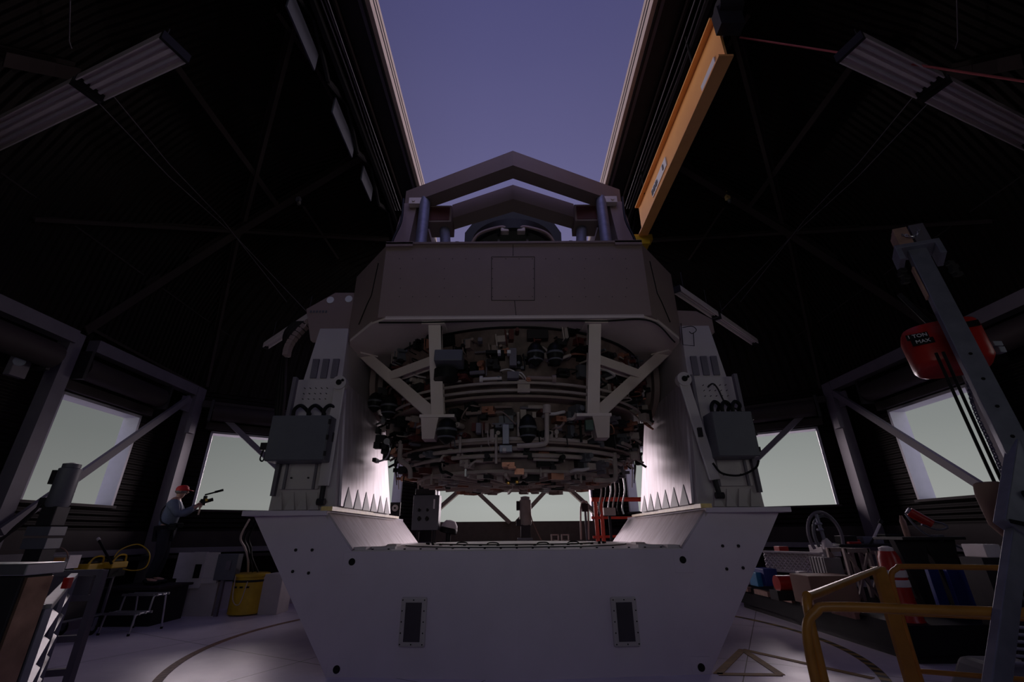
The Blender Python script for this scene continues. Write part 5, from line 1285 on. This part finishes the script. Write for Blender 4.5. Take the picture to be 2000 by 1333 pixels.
o = boxthing('ribbed_crate', corr_grey, 1608, 1090, 1652, 1127, 8.15, .4, 'grey ribbed crate at the right end of the white lattice beam', 'crate')
o = boxthing('cardboard_box', cardboard, 1578, 1126, 1684, 1184, 7.5, .5, 'large brown cardboard box below the lattice beam', 'box')
o = boxthing('blue_box', blue, 1490, 1112, 1524, 1146, 9.2, .4, 'dark blue box below the left end of the lattice beam', 'box')
o = boxthing('bright_blue_box', cyan, 1476, 1119, 1492, 1147, 9.3, .3, 'small bright blue box half hidden behind the right edge of the telescope base', 'box')
o = boxthing('red_toolbox', red, 1521, 1068, 1542, 1079, 9.5, .2, 'small red toolbox on top of the white lattice beam', 'toolbox')
o = boxthing('white_box', white, 1604, 1066, 1645, 1088, 8.9, .4, 'white box under the grey hose coil', 'box')
eng = thing('small_engine', P(1532, 1138, Y=8.4), 'small orange-red machine between the blue box and the cardboard box', 'machine')
c = P(1532, 1140, Y=8.4); MB().cyl(c + Vector((-.13, 0, 0)), c + Vector((.10, 0, 0)), .12, n=20).build('engine_housing', red, eng, smooth=True)
MB().box(c + Vector((.22, .05, .02)), (.22, .2, .18)).build('engine_block', darkmetal, eng, bevel=.01); MB().lohi((c.x - .2, c.y - .1, .4), (c.x + .4, c.y + .15, c.z - .1)).build('engine_base', darkmetal, eng)
MB().box(c + Vector((.28, -.06, .14)), (.12, .1, .08)).build('tank', white, eng)
# hose coil on the white box
hz = thing('hose_coil', P(1612, 1045, Y=8.9), 'upright coil of grey hose on the white box', 'hose')
for k_, (rx, rz_, dx) in enumerate(((.30, .40, 0), (.25, .34, .03))):
    c = P(1612 + k_ * 5, 1047, Y=8.85); MB().tube([c + Vector((rx * math.cos(t) + dx, .04 * k_, rz_ * math.sin(t))) for t in [math.pi * (-.12 + 1.3 * j / 28) for j in range(29)]], .028, 8).build('hose_loop', boxgrey if k_ else steelblue, hz, smooth=True)
c = P(1603, 1040, Y=8.8)
MB().cyl(c + Vector((0, 0, .30)), c + Vector((.03, 0, -.15)), .03).lathe([(.05, 0), (.06, .02), (.05, .04)], c + Vector((0, 0, .12)), 12).lathe([(.05, 0), (.06, .02), (.05, .04)], c + Vector((0, 0, .02)), 12).build('coupling', galv, hz, smooth=True)
MB().lathe([(.03, .1), (.08, .03), (.08, -.08), (.03, -.12)], c + Vector((.05, 0, -.2)), 14).build('nozzle', white, hz, smooth=True)
# cross-braced cream stands
def xstand(x0, y0, x1, y1, Y, lab):
    t = thing('cross_braced_stand', P((x0 + x1) / 2, y1, Y=Y), lab, 'stand', 'cross-braced cream stands')
    a, b = P(x0, y0, Y=Y), P(x1, y1, Y=Y); w = .05
    xa, xb, za, zb = min(a.x, b.x), max(a.x, b.x), .4, a.z
    xb = xa + abs(P(x1, y0, Y=Y).x - a.x)
    for x in (xa, xb):
        for y in (Y, Y + .4): MB().lohi((x - w / 2, y - w / 2, za), (x + w / 2, y + w / 2, zb)).build('leg', cream, t)
    for y in (Y, Y + .4):
        MB().lohi((xa, y - w / 2, zb - .06), (xb, y + w / 2, zb)).build('top_bar', cream, t)
        MB().beam((xa, y, max(za, zb - .75)), (xb, y, zb - .03), .03, .03, (0, 1, 0)).build('brace', cream, t); MB().beam((xb, y, max(za, zb - .75)), (xa, y, zb - .03), .03, .03, (0, 1, 0)).build('brace', cream, t)
xstand(1648, 1072, 1694, 1122, 7.8, 'cream cross-braced stand right beside the ribbed crate')
xstand(1712, 1078, 1752, 1124, 8.2, 'cream cross-braced stand half hidden behind the red banded drum')
# workbench with clutter
wb_ = thing('workbench', P(1720, 1075, Y=8.9), 'dark workbench covered with tools behind the cross-braced stands', 'workbench')
pA, pB = P(1640, 1064, Y=8.9), P(1800, 1064, Y=8.9)
MB().lohi((pA.x, 8.9, pA.z - .05), (pB.x, 9.6, pA.z)).build('bench_top', darkmetal, wb_, bevel=.005)
for x in (pA.x + .08, pB.x - .08):
    for y in (8.97, 9.53): MB().lohi((x - .03, y - .03, .40), (x + .03, y + .03, pA.z - .05)).build('leg', darkmetal, wb_)
zt_ = pA.z
items = [('red_tray', red, 1668, .22, .10, .04), ('black_case', black, 1655, .30, .2, .14), ('grey_case', boxgrey, 1690, .26, .2, .12), ('tool_tin', galv, 1718, .12, .12, .08), ('black_bag', black, 1745, .34, .25, .16), ('red_tin', red, 1674, .10, .1, .07)]
lab = {'red_tray': 'flat red tray at the front of the dark workbench', 'black_case': 'black case at the left end of the dark workbench', 'grey_case': 'grey case in the middle of the dark workbench', 'tool_tin': 'small metal tin on the dark workbench beside the grey case', 'black_bag': 'black bag at the right end of the dark workbench', 'red_tin': 'small red tin at the back of the dark workbench'}
for i, (nm, m_, x, w_, d_, h_) in enumerate(items):
    c = P(x, 1064, Y=9.1 + (i % 3) * .17); tag(MB().box((c.x, c.y, zt_ + h_ / 2), (w_, d_, h_), crot(rnd.uniform(-20, 20))).build(nm, m_, bevel=.008), lab[nm], 'box' if 'tray' not in nm else 'tray')
lp = thing('work_lamp', P(1712, 1060, Y=9.0), 'slim pale torch-like lamp slanting up from the workbench', 'lamp')
MB().cyl(P(1706, 1052, Y=9.0), P(1719, 1024, Y=9.0), .022, n=10).build('lamp_tube', white, lp, smooth=True)
MB().cyl(P(1700, 1063, Y=9.0), P(1706, 1052, Y=9.0), .018).build('handle', black, lp, smooth=True); MB().cyl(P(1719, 1024, Y=9.0), P(1722, 1017, Y=9.0), .035).build('lamp_head', black, lp, smooth=True)
bt = thing('pale_bottle', P(1765, 1040, Y=8.4), 'tall pale bottle-shaped tube left of the red tool bundle', 'bottle')
MB().lathe([(.04, -.18), (.045, -.15), (.045, .08), (.03, .12), (.02, .17)], P(1766, 1028, Y=8.4), 16).build('bottle_body', wood, bt, smooth=True)
MB().lohi((P(1766, 1044, Y=8.4).x - .1, 8.3, .4), (P(1766, 1044, Y=8.4).x + .1, 8.5, P(1766, 1028, Y=8.4).z - .18)).build('stand', black, bt)
rt = thing('red_tool_bundle', P(1800, 1020, Y=7.6), 'red hydraulic tool with pale looping tubes on the dark trestle table', 'tool')
a, b_ = P(1776, 1000, Y=7.6), P(1820, 1025, Y=7.5)
MB().cyl(a, b_, .07, n=16).build('tool_body', red, rt, smooth=True)
MB().cyl(a - (b_ - a) * .12, a, .05).build('tool_cap', galv, rt, smooth=True)
MB().tube(bez([P(1768, 1004, Y=7.5), P(1785, 1025, Y=7.5), P(1810, 1045, Y=7.5), P(1830, 1050, Y=7.5), P(1885, 1075, Y=7.5)], 8), .015, 6).build('tube', galv, rt, smooth=True)
MB().tube(bez([P(1815, 1017, Y=7.5), P(1842, 1024, Y=7.5), P(1850, 1032, Y=7.5), P(1830, 1035, Y=7.5), P(1800, 1025, Y=7.5)], 8), .015, 6).build('tube', galv, rt, smooth=True)
MB().box(P(1832, 1052, Y=7.5), (.14, .12, .1), crot(20)).build('clamp', boxgrey, rt, bevel=.01)
# trestle table with splayed panel legs
tt = thing('trestle_table', P(1830, 1110, Y=7.3), 'dark trestle table with flared legs below the red tool', 'table')
a, b_ = P(1762, 1050, Y=7.3), P(1886, 1050, Y=7.3)
MB().lohi((a.x, 7.3, a.z - .04), (b_.x, 7.9, a.z)).build('table_top', darkmetal, tt, bevel=.005)
for x in (a.x + .22, b_.x - .28):
    MB().hull([(x - .24, 7.45, a.z - .04), (x + .24, 7.45, a.z - .04), (x + .24, 7.55, a.z - .04), (x - .24, 7.55, a.z - .04)], [(x - .06, 7.45, .4), (x + .06, 7.45, .4), (x + .06, 7.55, .4), (x - .06, 7.55, .4)]).build('leg', darkmetal, tt)
# banded red drum (traffic channeliser)
rdm = thing('banded_drum', P(1768, 1200, Y=6.2), 'tall red barrel-shaped marker with two white bands behind the yellow guardrails', 'traffic marker')
c = P(1775, 1170, Y=6.3); zb_ = .4; ztp = P(1765, 1078, Y=6.3).z; x_ = P(1768, 1120, Y=6.3).x; h_ = ztp - zb_
MB().lathe([(.18, 0), (.17, .02), (.14, h_ * .3), (.135, h_ * .6), (.12, h_ * .9), (.09, h_)], (x_, 6.5, zb_), 28).build('drum_body', red, rdm, smooth=True)
for f_ in (.48, .62): MB().lathe([(.142, 0), (.145, .01), (.142, .07), (.139, .08)], (x_, 6.5, zb_ + h_ * f_), 28).build('white_band', white, rdm, smooth=True)
MB().lathe([(.08, 0), (.08, .05), (.03, .07)], (x_, 6.5, ztp - .01), 20).build('drum_cap', white, rdm, smooth=True)
# blue panels
for i, (x0, y0, x1, y1, Y, lab) in enumerate(((1846, 1106, 1925, 1176, 6.6, 'larger dark blue board standing right of the banded red marker'), (1812, 1112, 1832, 1176, 6.7, 'narrow dark blue board next to the larger blue board'))):
    a, b_ = P(x0, y0, Y=Y), P(x1, y1, Y=Y)
    o = MB().lohi((a.x, Y, .4), (a.x + abs(P(x1, y0, Y=Y).x - a.x), Y + .06, a.z)).build('blue_board', blue, bevel=.006); tag(o, lab, 'board', 'blue boards')
o = boxthing('white_sheet_box', white, 1920, 1064, 1962, 1090, 6.0, .3, 'white open box at right behind the hoist arm', 'box')
MB().lohi((P(1941, 1090, Y=6.0).x - .15, 6.0, .0), (P(1941, 1090, Y=6.0).x + .15, 6.3, P(1941, 1090, Y=6.0).z)).build('stand', darkmetal, o)
sr_ = thing('wire_rack', P(1985, 1250, Y=3.6), 'grey wire rack at the lower right corner behind the mast', 'rack')
for k_ in range(6):
    a, b_ = P(1975, 1225 + 14 * k_, Y=3.4), P(2040, 1230 + 14 * k_, Y=3.4); MB().tube([a, b_], .010, 6).build('wire', galv, sr_)
for x in (1972, 2045):
    a = P(x, 1215, Y=3.42); MB().cyl(a, (a.x, a.y, 0), .015).build('upright', darkmetal, sr_)
bgm = MB().hull([(x, y, .0) for x, y in ((4.1, 4.7), (4.9, 4.6), (5.0, 5.3), (4.2, 5.4))], [(x, y, .32) for x, y in ((4.25, 4.9), (4.7, 4.8), (4.8, 5.2), (4.3, 5.25))]).build('grey_bag', boxgrey, bevel=.06); tag(bgm, 'slumped grey bag on the floor behind the mast at right', 'bag')
# unused high-level items: small boxes on the drum wall
jb = MB().box(P(35, 718, X=-7.5), (.10, .24, .30)).build('junction_box', steelblue, bevel=.01); tag(jb, 'grey junction box with round cover on the upper left wall', 'junction box')
MB().cyl(P(38, 706, X=-7.43), P(38, 706, X=-7.40), .07, n=16).build('round_cover', galv, jb)
jr = thing('shutter_tube', P(0, 665, X=-7.3), 'dark shutter roll at the left edge of the photo', 'shutter roll')
MB().cyl((-7.25, 4.3, 4.05), (-7.25, 6.5, 4.05), .2, n=24).build('roll', darksteel, jr, smooth=True); MB().box((-7.47, 6.52, 4.05), (.4, .06, .45)).build('bracket', darkmetal, jr)
jr = thing('shutter_tube', P(2000, 650, X=7.3), 'dark shutter roll at the right edge of the photo', 'shutter roll')
MB().cyl((7.25, 4.3, 4.05), (7.25, 6.6, 4.05), .2, n=24).build('roll', darksteel, jr, smooth=True); MB().box((7.47, 6.52, 4.05), (.4, .06, .45)).build('bracket', darkmetal, jr)
for (x, y, lab) in ((583, 390, 'small glinting clamp on the left roof rib'), (1421, 386, 'small brass clamp on the right roof rib')):
    c = on_roof(x, y, .42); o = MB().box(c, (.10, .10, .12)).cyl(c, c + Vector((0, 0, .3)), .02).build('rib_clamp', galv if x < 1000 else brass, bevel=.01); tag(o, lab, 'clamp')
    MB().lathe([(.02, 0), (.05, -.03), (.04, -.1)], c + Vector((.03, 0, -.05)), 12).build('clamp_knob', alu, o, smooth=True)
